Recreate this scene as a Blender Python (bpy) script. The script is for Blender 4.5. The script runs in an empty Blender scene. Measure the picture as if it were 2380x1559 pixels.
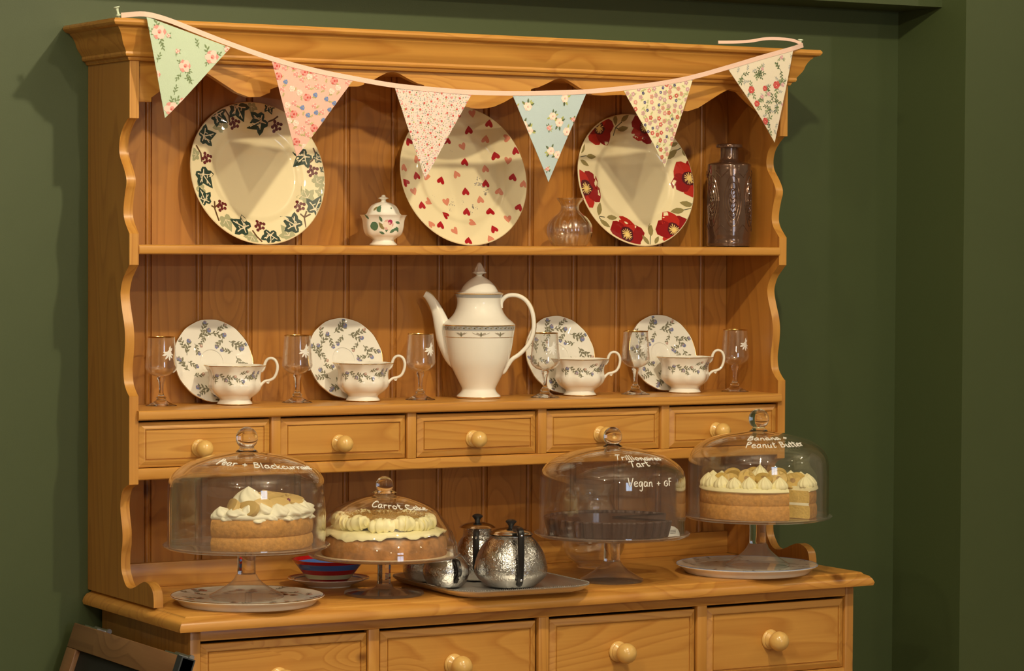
import bpy, bmesh, math, random
from math import sin, cos, pi, radians, atan2, sqrt, hypot
from mathutils import Vector, Matrix
random.seed(7)
S = bpy.context.scene
COL = S.collection
# ------------------------------------------------------------------ camera
cam = bpy.data.cameras.new('camera'); co = bpy.data.objects.new('camera', cam); COL.objects.link(co)
_R = Vector((0.8648, -0.5021, 0.0057)); _U = Vector((0.0120, 0.0320, 0.9994)); _F = Vector((0.5020, 0.8642, -0.0337))
co.matrix_world = Matrix(((_R.x, _U.x, -_F.x, -2.0178), (_R.y, _U.y, -_F.y, -4.8489), (_R.z, _U.z, -_F.z, 0.6613), (0, 0, 0, 1)))
cam.sensor_width = 36; cam.lens = 36 * 6707.76 / 2380; cam.clip_start = .05; cam.clip_end = 60
S.camera = co
# ------------------------------------------------------------------ world, exposure
w = bpy.data.worlds.new('world'); S.world = w; w.use_nodes = True
w.node_tree.nodes['Background'].inputs[0].default_value = (1, .78, .5, 1)
w.node_tree.nodes['Background'].inputs[1].default_value = .12
S.view_settings.view_transform = 'Standard'; S.view_settings.look = 'None'
S.view_settings.exposure = 0.15; S.view_settings.gamma = 1.0; S.view_settings.use_curve_mapping = False
S.cycles.max_bounces = 12; S.cycles.transparent_max_bounces = 40; S.cycles.transmission_bounces = 12
S.cycles.glossy_bounces = 5; S.cycles.diffuse_bounces = 4; S.cycles.use_denoising = True
S.cycles.sample_clamp_indirect = 4.0; S.cycles.blur_glossy = 0.3
# ------------------------------------------------------------------ lamps of the cafe ceiling (small warm bulbs)
LAMPC = (1, .85, .58)
def lamp(x, y, z, p, r=.03, c=LAMPC):
    l = bpy.data.lights.new('ceiling_bulb', 'POINT'); l.energy = p; l.color = c; l.shadow_soft_size = r
    o = bpy.data.objects.new('ceiling_bulb', l); o.location = (x, y, z); COL.objects.link(o)
for a in ((0.50, -1.45, 1.76, 60), (3.0, -1.45, 1.76, 12), (-0.95, -1.45, 1.76, 30),
          (0.30, -3.0, 1.76, 40), (2.6, -3.0, 1.76, 12), (-1.9, -3.0, 1.76, 48), (.6, -5.4, 1.3, 34), (-1.1, -5.4, 1.3, 22), (2.9, -5.4, 1.3, 12)):
    lamp(*a)

# ------------------------------------------------------------------ materials
MATS = {}
def mat(name):
    m = bpy.data.materials.new(name); m.use_nodes = True; nt = m.node_tree; nt.nodes.clear()
    out = nt.nodes.new('ShaderNodeOutputMaterial'); return m, nt, out
def pset(b, **k):
    names = dict(base='Base Color', rough='Roughness', metal='Metallic', coat='Coat Weight', coatr='Coat Roughness', spec='Specular IOR Level',
                 trans='Transmission Weight', ior='IOR', sss='Subsurface Weight', sheen='Sheen Weight')
    for a, v in k.items(): b.inputs[names[a]].default_value = v
def simple(key, base, rough=.4, bump=0, bscale=50, var=0, **k):
    if key in MATS: return MATS[key]
    m, nt, out = mat(key); b = nt.nodes.new('ShaderNodeBsdfPrincipled'); nt.links.new(b.outputs[0], out.inputs[0])
    pset(b, base=(*base, 1), rough=rough, **k)
    if bump or var:
        tc = nt.nodes.new('ShaderNodeTexCoord'); n = nt.nodes.new('ShaderNodeTexNoise'); n.inputs['Scale'].default_value = bscale; n.inputs['Detail'].default_value = 4
        nt.links.new(tc.outputs['Object'], n.inputs['Vector'])
        if bump:
            bp = nt.nodes.new('ShaderNodeBump'); bp.inputs['Strength'].default_value = bump; bp.inputs['Distance'].default_value = .002
            nt.links.new(n.outputs[0], bp.inputs['Height']); nt.links.new(bp.outputs[0], b.inputs['Normal'])
        if var:
            mx = nt.nodes.new('ShaderNodeMix'); mx.data_type = 'RGBA'
            mx.inputs[6].default_value = (*[c * (1 - var) for c in base], 1); mx.inputs[7].default_value = (*[min(1, c * (1 + var)) for c in base], 1)
            nt.links.new(n.outputs[0], mx.inputs[0]); nt.links.new(mx.outputs[2], b.inputs['Base Color'])
    MATS[key] = m; return m
def wood(key, axis, light, dark, ringf=16, rough=.38, knots=.5, off=(0, 0, 0)):
    if key in MATS: return MATS[key]
    m, nt, out = mat(key); N = nt.nodes.new; L = nt.links.new
    b = N('ShaderNodeBsdfPrincipled'); L(b.outputs[0], out.inputs[0]); pset(b, rough=rough, coat=.25, coatr=.25)
    tc = N('ShaderNodeTexCoord'); oi = N('ShaderNodeObjectInfo')
    rm = N('ShaderNodeVectorMath'); rm.operation = 'SCALE'; rm.inputs[0].default_value = (17.3, 9.1, 23.7); L(oi.outputs['Random'], rm.inputs['Scale'])
    ad = N('ShaderNodeVectorMath'); L(tc.outputs['Object'], ad.inputs[0]); L(rm.outputs[0], ad.inputs[1])
    ad2 = N('ShaderNodeVectorMath'); L(ad.outputs[0], ad2.inputs[0]); ad2.inputs[1].default_value = off
    def stretched(a, along, yy=None):
        mp = N('ShaderNodeMapping'); s = [a, a, a]; s['xyz'.index(axis)] = along; s[1] = yy if yy and axis != 'y' else s[1]; mp.inputs['Scale'].default_value = s; L(ad2.outputs[0], mp.inputs['Vector']); return mp
    # knots bend the grain
    mk = stretched(9, 6, .3); vo = N('ShaderNodeTexVoronoi'); vo.inputs['Scale'].default_value = 1.0; L(mk.outputs[0], vo.inputs['Vector'])
    sel = N('ShaderNodeSeparateColor'); L(vo.outputs['Color'], sel.inputs[0])
    gt = N('ShaderNodeMath'); gt.operation = 'LESS_THAN'; L(sel.outputs[0], gt.inputs[0]); gt.inputs[1].default_value = knots
    kr = N('ShaderNodeMapRange'); kr.inputs[1].default_value = .05; kr.inputs[2].default_value = .12; kr.inputs[3].default_value = 1; kr.inputs[4].default_value = 0
    L(vo.outputs['Distance'], kr.inputs[0])
    km = N('ShaderNodeMath'); km.operation = 'MULTIPLY'; L(kr.outputs[0], km.inputs[0]); L(gt.outputs[0], km.inputs[1])
    kw = N('ShaderNodeMapRange'); kw.inputs[1].default_value = 0; kw.inputs[2].default_value = .5; kw.inputs[3].default_value = .16; kw.inputs[4].default_value = 0
    L(vo.outputs['Distance'], kw.inputs[0])
    kwm = N('ShaderNodeMath'); kwm.operation = 'MULTIPLY'; L(kw.outputs[0], kwm.inputs[0]); L(gt.outputs[0], kwm.inputs[1])
    # growth rings: contour lines of a stretched noise
    m1 = stretched(8, .9); n1 = N('ShaderNodeTexNoise'); n1.inputs['Scale'].default_value = 1; n1.inputs['Detail'].default_value = 1.5; n1.inputs['Roughness'].default_value = .4; L(m1.outputs[0], n1.inputs['Vector'])
    sm = N('ShaderNodeMath'); sm.operation = 'ADD'; L(n1.outputs[0], sm.inputs[0]); L(kwm.outputs[0], sm.inputs[1])
    mu = N('ShaderNodeMath'); mu.operation = 'MULTIPLY'; L(sm.outputs[0], mu.inputs[0]); mu.inputs[1].default_value = ringf
    fr = N('ShaderNodeMath'); fr.operation = 'FRACT'; L(mu.outputs[0], fr.inputs[0])
    rr = N('ShaderNodeValToRGB'); L(fr.outputs[0], rr.inputs[0]); e = rr.color_ramp.elements
    e[0].position = 0; e[0].color = (.15, .15, .15, 1); e[1].position = 1; e[1].color = (.15, .15, .15, 1)
    x = e.new(.6); x.color = (.45, .45, .45, 1); x = e.new(.86); x.color = (1, 1, 1, 1)
    m2 = stretched(260, 5); n2 = N('ShaderNodeTexNoise'); n2.inputs['Scale'].default_value = 1; n2.inputs['Detail'].default_value = 2; L(m2.outputs[0], n2.inputs['Vector'])
    m3 = stretched(3, .6); n3 = N('ShaderNodeTexNoise'); n3.inputs['Scale'].default_value = 1; n3.inputs['Detail'].default_value = 2; L(m3.outputs[0], n3.inputs['Vector'])
    a1 = N('ShaderNodeMath'); a1.operation = 'MULTIPLY_ADD'; L(rr.outputs[0], a1.inputs[0]); a1.inputs[1].default_value = .58; a1.inputs[2].default_value = -.20
    a2 = N('ShaderNodeMath'); a2.operation = 'MULTIPLY_ADD'; L(n2.outputs[0], a2.inputs[0]); a2.inputs[1].default_value = .35; L(a1.outputs[0], a2.inputs[2])
    a3 = N('ShaderNodeMath'); a3.operation = 'MULTIPLY_ADD'; L(n3.outputs[0], a3.inputs[0]); a3.inputs[1].default_value = .45; L(a2.outputs[0], a3.inputs[2]); a3.use_clamp = True
    mx = N('ShaderNodeMix'); mx.data_type = 'RGBA'; mx.inputs[6].default_value = (*light, 1); mx.inputs[7].default_value = (*dark, 1); L(a3.outputs[0], mx.inputs[0])
    mx2 = N('ShaderNodeMix'); mx2.data_type = 'RGBA'; L(mx.outputs[2], mx2.inputs[6]); mx2.inputs[7].default_value = (dark[0] * .33, dark[1] * .22, dark[2] * .2, 1)
    kmm = N('ShaderNodeMath'); kmm.operation = 'MULTIPLY'; L(km.outputs[0], kmm.inputs[0]); kmm.inputs[1].default_value = .85; L(kmm.outputs[0], mx2.inputs[0])
    L(mx2.outputs[2], b.inputs['Base Color'])
    bp = N('ShaderNodeBump'); bp.inputs['Strength'].default_value = .12; bp.inputs['Distance'].default_value = .0008; L(a2.outputs[0], bp.inputs['Height']); L(bp.outputs[0], b.inputs['Normal'])
    MATS[key] = m; return m
PL, PD = (.66, .335, .068), (.44, .175, .029)
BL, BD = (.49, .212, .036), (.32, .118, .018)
wx = wood('pine_lengthwise', 'x', PL, PD); wy = wood('pine_depthwise', 'y', PL, PD); wz = wood('pine_upright', 'z', PL, PD, knots=.25)
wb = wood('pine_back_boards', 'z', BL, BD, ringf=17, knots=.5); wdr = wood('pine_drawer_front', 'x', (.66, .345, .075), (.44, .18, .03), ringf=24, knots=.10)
wsd = wood('pine_side', 'z', (.52, .25, .05), (.34, .14, .026), knots=.2)
wkn = simple('turned_pine', (.74, .46, .14), .3, var=.12, bscale=30, coat=.4, coatr=.15)
wdk = wood('dark_stained_wood', 'y', (.36, .19, .085), (.19, .085, .038), rough=.45)
def thin_glass(key, tint=(.97, .97, .96), k=1.0, rough=.0, haze=0.0):
    m, nt, out = mat(key); N = nt.nodes.new; L = nt.links.new
    t = N('ShaderNodeBsdfTransparent'); t.inputs[0].default_value = (*tint, 1)
    g = N('ShaderNodeBsdfGlossy'); g.inputs['Roughness'].default_value = rough; g.inputs[0].default_value = (1, 1, 1, 1)
    fr = N('ShaderNodeFresnel'); ge = N('ShaderNodeNewGeometry'); io = N('ShaderNodeMapRange'); io.inputs[3].default_value = 1.5; io.inputs[4].default_value = 1 / 1.5; L(ge.outputs['Backfacing'], io.inputs[0]); L(io.outputs[0], fr.inputs[0])
    mm = N('ShaderNodeMath'); mm.operation = 'MULTIPLY'; mm.inputs[1].default_value = k; mm.use_clamp = True; L(fr.outputs[0], mm.inputs[0])
    mx = N('ShaderNodeMixShader'); L(mm.outputs[0], mx.inputs[0]); L(t.outputs[0], mx.inputs[1]); L(g.outputs[0], mx.inputs[2]); d = N('ShaderNodeBsdfDiffuse'); d.inputs[0].default_value = (.8, .8, .8, 1); m2 = N('ShaderNodeMixShader'); m2.inputs[0].default_value = haze; L(mx.outputs[0], m2.inputs[1]); L(d.outputs[0], m2.inputs[2]); L(m2.outputs[0], out.inputs[0])
    MATS[key] = m; return m
gdome = thin_glass('clear_dome_glass', (.99, .99, .985), 1.5, .012, .006)
gdisk = thin_glass('clear_stand_glass', (.99, .99, .985), 1.4, .06, .05)
gwine = thin_glass('thin_wine_glass', (.985, .985, .98), 1.9, .015, .006)
def solid_glass(key, tint=(1, 1, 1)):
    m, nt, out = mat(key); b = nt.nodes.new('ShaderNodeBsdfPrincipled'); nt.links.new(b.outputs[0], out.inputs[0])
    pset(b, base=(*tint, 1), rough=.01, trans=1.0, ior=1.48); MATS[key] = m; return m
gsol = solid_glass('solid_clear_glass')
cream = simple('cream_earthenware', (.84, .74, .48), .3, spec=.1, coat=1.0, coatr=.02)
white = simple('white_bone_china', (.88, .85, .77), .3, spec=.1, coat=1.0, coatr=.02)
gold = simple('gilding', (.75, .48, .16), .22, metal=1.0)
etch = simple('etched_white', (.8, .78, .74), .6)
chrome = simple('polished_steel', (.70, .70, .70), .16, metal=1.0)
black = simple('black_plastic', (.012, .012, .013), .3)
def hammered():
    m, nt, out = mat('hammered_steel'); N = nt.nodes.new; L = nt.links.new
    b = N('ShaderNodeBsdfPrincipled'); L(b.outputs[0], out.inputs[0]); pset(b, base=(.66, .66, .66, 1), metal=1.0, rough=.18)
    tc = N('ShaderNodeTexCoord'); n = N('ShaderNodeTexNoise'); n.inputs['Scale'].default_value = 150; n.inputs['Detail'].default_value = 2; n.inputs['Distortion'].default_value = 1.5
    L(tc.outputs['Object'], n.inputs['Vector']); bp = N('ShaderNodeBump'); bp.inputs['Strength'].default_value = .75; bp.inputs['Distance'].default_value = .0015
    L(n.outputs[0], bp.inputs['Height']); L(bp.outputs[0], b.inputs['Normal']); MATS['ham'] = m; return m
ham = hammered()
def paint(key, c, rough=.35): return simple(key, c, rough)
# prints
PR = {}
def pr(k, c, rough=.3, coat=1.0): PR[k] = simple('print_' + k, c, rough, coat=coat, coatr=.02, spec=.1); return PR[k]
pr('ivy_dark', (.025, .05, .035)); pr('ivy_light', (.38, .38, .22)); pr('berry', (.13, .018, .018)); pr('twig', (.12, .055, .02)); pr('vein', (.80, .70, .50))
pr('heart_red', (.40, .008, .015)); pr('heart_pink', (.68, .25, .16)); pr('smudge', (.42, .37, .30))
pr('poppy', (.46, .022, .014)); pr('poppy_deep', (.27, .006, .008)); pr('poppy_core', (.08, .008, .014)); pr('stamen', (.85, .62, .22)); pr('leaf_olive', (.28, .23, .09)); pr('leaf_grey', (.10, .10, .06))
pr('thistle', (.20, .23, .42)); pr('thistle_pink', (.50, .33, .28)); pr('spray', (.22, .21, .14)); pr('rose', (.72, .42, .38)); pr('rose_core', (.42, .04, .12)); pr('rose_pale', (.85, .72, .60)); pr('leaf_green', (.09, .19, .11)); pr('grey_band', (.38, .39, .40)); pr('gold', (.62, .42, .16), .25)
for k, c in dict(f_mint=(.54, .66, .50), f_pink=(.83, .50, .42), f_ditsy=(.82, .69, .62), f_blue=(.50, .62, .66), f_yellow=(.86, .79, .54), f_white=(.82, .74, .60), ribbon=(.86, .60, .50)).items():
    MATS[k] = simple('cotton_' + k[2:], c, .9, bump=.25, bscale=900, sheen=.1)
for k, c in dict(c_rose=(.74, .32, .29), c_rosed=(.62, .12, .10), c_pale=(.88, .64, .56), c_leaf=(.20, .27, .13), c_leafl=(.45, .48, .16), c_blue=(.16, .24, .55), c_navy=(.07, .06, .22), c_red=(.58, .04, .05), c_mauve=(.62, .35, .40), c_grey=(.35, .38, .38), c_white=(.88, .78, .66), c_magenta=(.60, .12, .25), c_green=(.12, .16, .08)).items():
    PR[k] = simple('dye_' + k[2:], c, .9)

# ------------------------------------------------------------------ mesh builder
def finish(me, mats, smooth=True, ang=35):
    for m in (mats if isinstance(mats, (list, tuple)) else [mats]): me.materials.append(m)
    if smooth:
        for p in me.polygons: p.use_smooth = True
        try: me.set_sharp_from_angle(angle=radians(ang))
        except Exception: pass
def link(name, me, parent=None, loc=(0, 0, 0), rot=(0, 0, 0), label=None):
    o = bpy.data.objects.new(name, me); COL.objects.link(o)
    if parent is not None: o.parent = parent
    o.location = loc; o.rotation_euler = rot
    if label: o['label'] = label
    return o
def tag(o, label, cat, group=None, kind=None):
    o['label'] = label; o['category'] = cat
    if group: o['group'] = group
    if kind: o['kind'] = kind
    return o
def thing(name, label, cat, loc=(0, 0, 0), rz=0, group=None):
    o = bpy.data.objects.new(name, None); COL.objects.link(o); o.location = loc; o.rotation_euler = (0, 0, rz); o.empty_display_size = .05
    return tag(o, label, cat, group)
class MB:
    def __init__(s): s.v = []; s.f = []; s.m = []
    def add(s, v, f, mi=0):
        n = len(s.v); s.v += [tuple(p) for p in v]; s.f += [tuple(i + n for i in q) for q in f]; s.m += [mi] * len(f)
    def box(s, x0, x1, y0, y1, z0, z1, mi=0):
        s.add([(x, y, z) for z in (z0, z1) for y in (y0, y1) for x in (x0, x1)], [(0, 2, 3, 1), (4, 5, 7, 6), (0, 1, 5, 4), (2, 6, 7, 3), (0, 4, 6, 2), (1, 3, 7, 5)], mi)
    def lathe(s, prof, n=48, mod=None, mi=0, twist=None, cap=True):
        # prof: (r, z) from bottom axis outwards and up; closed shell when it begins and ends at r=0
        v = []; f = []; idx = []
        for (r, z) in prof:
            if r < 1e-6: idx.append([len(v)]); v.append((0, 0, z))
            else:
                row = []
                for i in range(n):
                    a = 2 * pi * i / n; rr = r * (mod(a, z, r) if mod else 1)
                    row.append(len(v)); v.append((rr * cos(a), rr * sin(a), z))
                idx.append(row)
        for a, b in zip(idx, idx[1:]):
            if len(a) == 1 and len(b) == 1: continue
            for i in range(n):
                j = (i + 1) % n
                if len(a) == 1: f.append((a[0], b[j], b[i]))
                elif len(b) == 1: f.append((a[i], a[j], b[0]))
                else: f.append((a[i], a[j], b[j], b[i]))
        s.add(v, f, mi)
    def tube(s, pts, rad, n=10, mi=0, flat=1.0, up=None):
        pts = [Vector(p) for p in pts]; v = []; f = []; k = len(pts)
        nrm = None
        for i, p in enumerate(pts):
            t = (pts[min(i + 1, k - 1)] - pts[max(i - 1, 0)]).normalized()
            if nrm is None:
                nrm = Vector(up) if up else (Vector((0, 0, 1)) if abs(t.z) < .9 else Vector((1, 0, 0)))
            nrm = (nrm - t * nrm.dot(t)).normalized(); bi = t.cross(nrm)
            r = rad[i] if isinstance(rad, (list, tuple)) else rad
            for q in range(n):
                a = 2 * pi * q / n; v.append(p + nrm * (r * cos(a) * flat) + bi * (r * sin(a)))
        for i in range(k - 1):
            for q in range(n):
                w_ = (q + 1) % n; f.append((i * n + q, i * n + w_, (i + 1) * n + w_, (i + 1) * n + q))
        f.append(tuple(reversed(range(n)))); f.append(tuple(range((k - 1) * n, k * n)))
        s.add(v, f, mi)
    def prism(s, poly, axis, a, b, mi=0):
        # poly: 2D outline; axis: extrude axis; (for 'x' poly=(y,z), for 'y' poly=(x,z), for 'z' poly=(x,y))
        def P(p, t): return {'x': (t, p[0], p[1]), 'y': (p[0], t, p[1]), 'z': (p[0], p[1], t)}[axis]
        n = len(poly); v = [P(p, a) for p in poly] + [P(p, b) for p in poly]
        s.add(v, [tuple(range(n)), tuple(range(2 * n - 1, n - 1, -1))] + [(i, (i + 1) % n, (i + 1) % n + n, i + n) for i in range(n)], mi)
    def mesh(s, name, mats, smooth=True, ang=35, bevel=0, fix=False):
        me = bpy.data.meshes.new(name); me.from_pydata(s.v, [], s.f)
        for p, m_ in zip(me.polygons, s.m): p.material_index = m_
        if bevel or fix:
            bm = bmesh.new(); bm.from_mesh(me)
            bmesh.ops.recalc_face_normals(bm, faces=bm.faces)
            if bevel:
                es = [e for e in bm.edges if len(e.link_faces) == 2 and e.calc_face_angle(0) > radians(40)]
                bmesh.ops.bevel(bm, geom=es, offset=bevel, segments=2, affect='EDGES', profile=.5, clamp_overlap=True)
            bm.to_mesh(me); bm.free()
        me.update(); finish(me, mats, smooth, ang); return me
    def build(s, name, mats, parent=None, loc=(0, 0, 0), rot=(0, 0, 0), label=None, **k):
        return link(name, s.mesh(name, mats, **k), parent, loc, rot, label)
def struct(name, mb, m, **k):
    o = mb.build(name, m, **k); o['kind'] = 'structure'; return o
def smooth(pts, n=6):
    P = [Vector(p) for p in pts]; out = []
    for i in range(len(P) - 1):
        p0 = P[max(i - 1, 0)]; p1 = P[i]; p2 = P[i + 1]; p3 = P[min(i + 2, len(P) - 1)]
        for j in range(n):
            t = j / n
            out.append(tuple(.5 * ((2 * p1) + (-p0 + p2) * t + (2 * p0 - 5 * p1 + 4 * p2 - p3) * t * t + (-p0 + 3 * p1 - 3 * p2 + p3) * t ** 3)))
    out.append(tuple(P[-1])); return out
def prof(pts, n=5):
    return [(max(0, r), z) for r, z in smooth([(a, b) for a, b in pts], n)]
def copy_tree(o, parent=None, loc=None, rz=None):
    c = o.copy(); COL.objects.link(c); c.parent = parent
    if parent is not None: c.matrix_parent_inverse = o.matrix_parent_inverse.copy()
    if loc is not None: c.location = loc
    if rz is not None: c.rotation_euler[2] = rz
    for ch in [x for x in COL.objects if x.parent is o]: copy_tree(ch, c)
    return c

# ------------------------------------------------------------------ flat prints: small shapes laid on a surface
class Decal:
    def __init__(s, mapper, eps=.00025, step=.00006, clip=None):
        s.map = mapper; s.mb = MB(); s.keys = []; s.eps = eps; s.step = step; s.clip = clip; s.rc = None
    def mi(s, k):
        if k not in s.keys: s.keys.append(k)
        return s.keys.index(k)
    def poly(s, pts, k, lv=0):
        if s.clip:
            pts = clip_poly(pts, s.clip)
            if len(pts) < 3: return
        if s.rc: pts = [(x, y) if hypot(x, y) < s.rc else (x * s.rc / hypot(x, y), y * s.rc / hypot(x, y)) for x, y in pts]
        cx = sum(p[0] for p in pts) / len(pts); cy = sum(p[1] for p in pts) / len(pts); e = s.eps + lv * s.step; n = len(pts)
        v = [s.map(cx, cy, e)] + [s.map(cx + .5 * (x - cx), cy + .5 * (y - cy), e) for x, y in pts] + [s.map(x, y, e) for x, y in pts]
        f = [(0, 1 + i, 1 + (i + 1) % n) for i in range(n)] + [(1 + i, 1 + n + i, 1 + n + (i + 1) % n, 1 + (i + 1) % n) for i in range(n)]
        s.mb.add(v, f, s.mi(k))
    def line(s, pts, wd, k, lv=0):
        for a, b in zip(pts, pts[1:]):
            dx, dy = b[0] - a[0], b[1] - a[1]; l = hypot(dx, dy) or 1; nx, ny = -dy / l * wd / 2, dx / l * wd / 2
            ex, ey = dx / l * wd * .3, dy / l * wd * .3
            s.poly([(a[0] + nx - ex, a[1] + ny - ey), (b[0] + nx + ex, b[1] + ny + ey), (b[0] - nx + ex, b[1] - ny + ey), (a[0] - nx - ex, a[1] - ny - ey)], k, lv)
    def build(s, name, parent):
        if not s.mb.f: return None
        o = s.mb.build(name, [PR[k] for k in s.keys], parent, smooth=False, fix=False); o['kind'] = 'stuff'; return o
def clip_poly(pts, tri):
    out = list(pts)
    for i in range(len(tri)):
        a, b = tri[i], tri[(i + 1) % len(tri)]; inp = out; out = []
        ins = lambda p: (b[0] - a[0]) * (p[1] - a[1]) - (b[1] - a[1]) * (p[0] - a[0]) >= 0
        for j in range(len(inp)):
            p, q = inp[j - 1], inp[j]; ip, iq = ins(p), ins(q)
            if ip != iq:
                d1 = (b[0] - a[0]) * (p[1] - a[1]) - (b[1] - a[1]) * (p[0] - a[0]); d2 = (b[0] - a[0]) * (q[1] - a[1]) - (b[1] - a[1]) * (q[0] - a[0]); t = d1 / (d1 - d2)
                out.append((p[0] + (q[0] - p[0]) * t, p[1] + (q[1] - p[1]) * t))
            if iq: out.append(q)
        if not out: return []
    return out
def xf(pts, cx, cy, s, a):
    c, n = cos(a) * s, sin(a) * s; return [(cx + x * c - y * n, cy + x * n + y * c) for x, y in pts]
LEAF = [(0, 0), (.22, .16), (.5, .21), (.8, .12), (1, 0), (.8, -.12), (.5, -.21), (.22, -.16)]
IVY = [(0, -.30), (.10, -.42), (.30, -.50), (.50, -.36), (.50, -.10), (.68, .04), (.80, .34), (.56, .38), (.38, .36), (.24, .62), (0, 1.0), (-.24, .62), (-.38, .36), (-.56, .38), (-.80, .34), (-.68, .04), (-.50, -.10), (-.50, -.36), (-.30, -.50), (-.10, -.42)]
HEART = [(0, -.62), (.30, -.30), (.55, .05), (.60, .32), (.45, .52), (.22, .50), (0, .28), (-.22, .50), (-.45, .52), (-.60, .32), (-.55, .05), (-.30, -.30)]
def blob(cx, cy, r, n=9, j=.15, rs=None):
    rs = rs or random; return [(cx + r * (1 + rs.uniform(-j, j)) * cos(2 * pi * i / n), cy + r * (1 + rs.uniform(-j, j)) * sin(2 * pi * i / n)) for i in range(n)]
def ivy_leaf(D, x, y, s, a, k='ivy_dark', lv=1):
    D.poly(xf(IVY, x, y, s, a), k, lv)
    if k == 'ivy_dark':
        for e in ((0, .72), (.5, .2), (-.5, .2), (.28, -.32), (-.28, -.32)):
            q = xf([(0, -.12), (e[0] * .5, e[1] * .5 - .02), e], x, y, s, a); D.line(q, s * .07, 'vein', lv + 1)
            m = xf([(e[0] * .5, e[1] * .5), (e[0] * .5 + .12, e[1] * .5 + .16)], x, y, s, a); D.line(m, s * .06, 'vein', lv + 1)
    else:
        for e in ((0, .5), (.35, .15), (-.35, .15)): D.line(xf([(0, -.1), e], x, y, s, a), s * .05, 'vein', lv + 1)
def berries(D, x, y, s):
    for i in range(9):
        a = i * 2.4; r = s * .36 * sqrt(i); D.poly(xf(blob(0, 0, 1, 8, 0), x + r * cos(a), y + r * sin(a), s * .33, 0), 'berry', 2)
def sprig(D, x, y, s, a, flower='thistle', lv=1, rs=None):
    rs = rs or random
    pts = xf([(0, 0), (.5, .12), (1.0, .05), (1.5, .2)], x, y, s, a); D.line(pts, s * .07, 'spray', lv)
    for t, sd in ((.2, 1), (.35, -1), (.6, 1), (.8, -1), (1.05, 1), (1.2, -1)):
        q = xf([(t * 1.0, .08)], x, y, s, a)[0]; ang = a + sd * rs.uniform(.5, 1.0)
        D.poly(xf(LEAF, q[0], q[1], s * rs.uniform(.38, .6), ang), 'spray', lv)
    e = pts[-1]; D.poly(blob(e[0], e[1], s * .24, 8, .2, rs), flower, lv + 1)
    D.poly(blob(e[0] + s * .05, e[1] + s * .08, s * .10, 6, .2, rs), 'rose_pale' if flower != 'thistle' else 'thistle_pink', lv + 2)

# ------------------------------------------------------------------ setting
FLO = -.90; CEI = 2.10; WY = .20
def paintwall():
    m, nt, out = mat('sage_green_paint'); N = nt.nodes.new; L = nt.links.new
    b = N('ShaderNodeBsdfPrincipled'); L(b.outputs[0], out.inputs[0]); pset(b, rough=.55)
    tc = N('ShaderNodeTexCoord'); n = N('ShaderNodeTexNoise'); n.inputs['Scale'].default_value = 3; n.inputs['Detail'].default_value = 6; n.inputs['Roughness'].default_value = .7; L(tc.outputs['Object'], n.inputs['Vector'])
    mx = N('ShaderNodeMix'); mx.data_type = 'RGBA'; mx.inputs[6].default_value = (.052, .074, .024, 1); mx.inputs[7].default_value = (.062, .085, .029, 1); L(n.outputs[0], mx.inputs[0]); L(mx.outputs[2], b.inputs['Base Color'])
    n2 = N('ShaderNodeTexNoise'); n2.inputs['Scale'].default_value = 350; n2.inputs['Detail'].default_value = 3; L(tc.outputs['Object'], n2.inputs['Vector'])
    bp = N('ShaderNodeBump'); bp.inputs['Strength'].default_value = .25; bp.inputs['Distance'].default_value = .001; L(n2.outputs[0], bp.inputs['Height']); L(bp.outputs[0], b.inputs['Normal'])
    return m
green = paintwall(); plaster = simple('pale_plaster', (.36, .34, .31), .8); flr = wood('oak_floor', 'x', (.30, .17, .08), (.18, .09, .04), rough=.4)
def wallbox(name, x0, x1, y0, y1, z0, z1, m):
    b = MB(); b.box(x0, x1, y0, y1, z0, z1); return struct(name, b, m, smooth=False)
wallbox('wall_back', -4.1, 2.2, WY, WY + .1, FLO, CEI, green)
wallbox('wall_right', 1.887, 4.1, -.032, WY, FLO, CEI, green)          # chimney breast beside the alcove
wallbox('trim_1', -4.1, 1.887, .049, WY, 1.16, CEI, green)             # boxed-in beam above the dresser
wallbox('wall_left', -4.2, -4.1, -7, WY + .1, FLO, CEI, plaster)
wallbox('wall_far_right', 4.1, 4.2, -7, WY, FLO, CEI, plaster)
wallbox('wall_front', -4.2, 4.2, -7.1, -7, FLO, CEI, plaster)
wallbox('floor', -4.2, 4.2, -7.1, WY + .1, FLO - .1, FLO, flr)
wallbox('ceiling', -4.2, 4.2, -7.1, WY + .1, CEI, CEI + .1, plaster)

m_, nt_, out_ = mat('dusk_daylight'); em_ = nt_.nodes.new('ShaderNodeEmission'); em_.inputs[0].default_value = (.62, .78, 1, 1); em_.inputs[1].default_value = 5.0; nt_.links.new(em_.outputs[0], out_.inputs[0])
wfr = simple('white_window_paint', (.7, .68, .62), .5)
for k_, x_ in enumerate((.2,)):
    b = MB(); b.box(x_ - .62, x_ + .62, -7, -6.94, -.02, .05); b.box(x_ - .62, x_ + .62, -7, -6.94, 1.35, 1.42); b.box(x_ - .62, x_ - .55, -7, -6.94, .05, 1.35); b.box(x_ + .55, x_ + .62, -7, -6.94, .05, 1.35); b.box(x_ - .02, x_ + .02, -7, -6.95, .05, 1.35)
    w_ = struct('window_%d' % (k_ + 1), b, wfr, smooth=False)
    for q in (-1, 1): b = MB(); b.box(x_ + .285 * q - .265, x_ + .285 * q + .265, -6.99, -6.975, .05, 1.35); b.build('pane', m_, w_, smooth=False)
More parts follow.
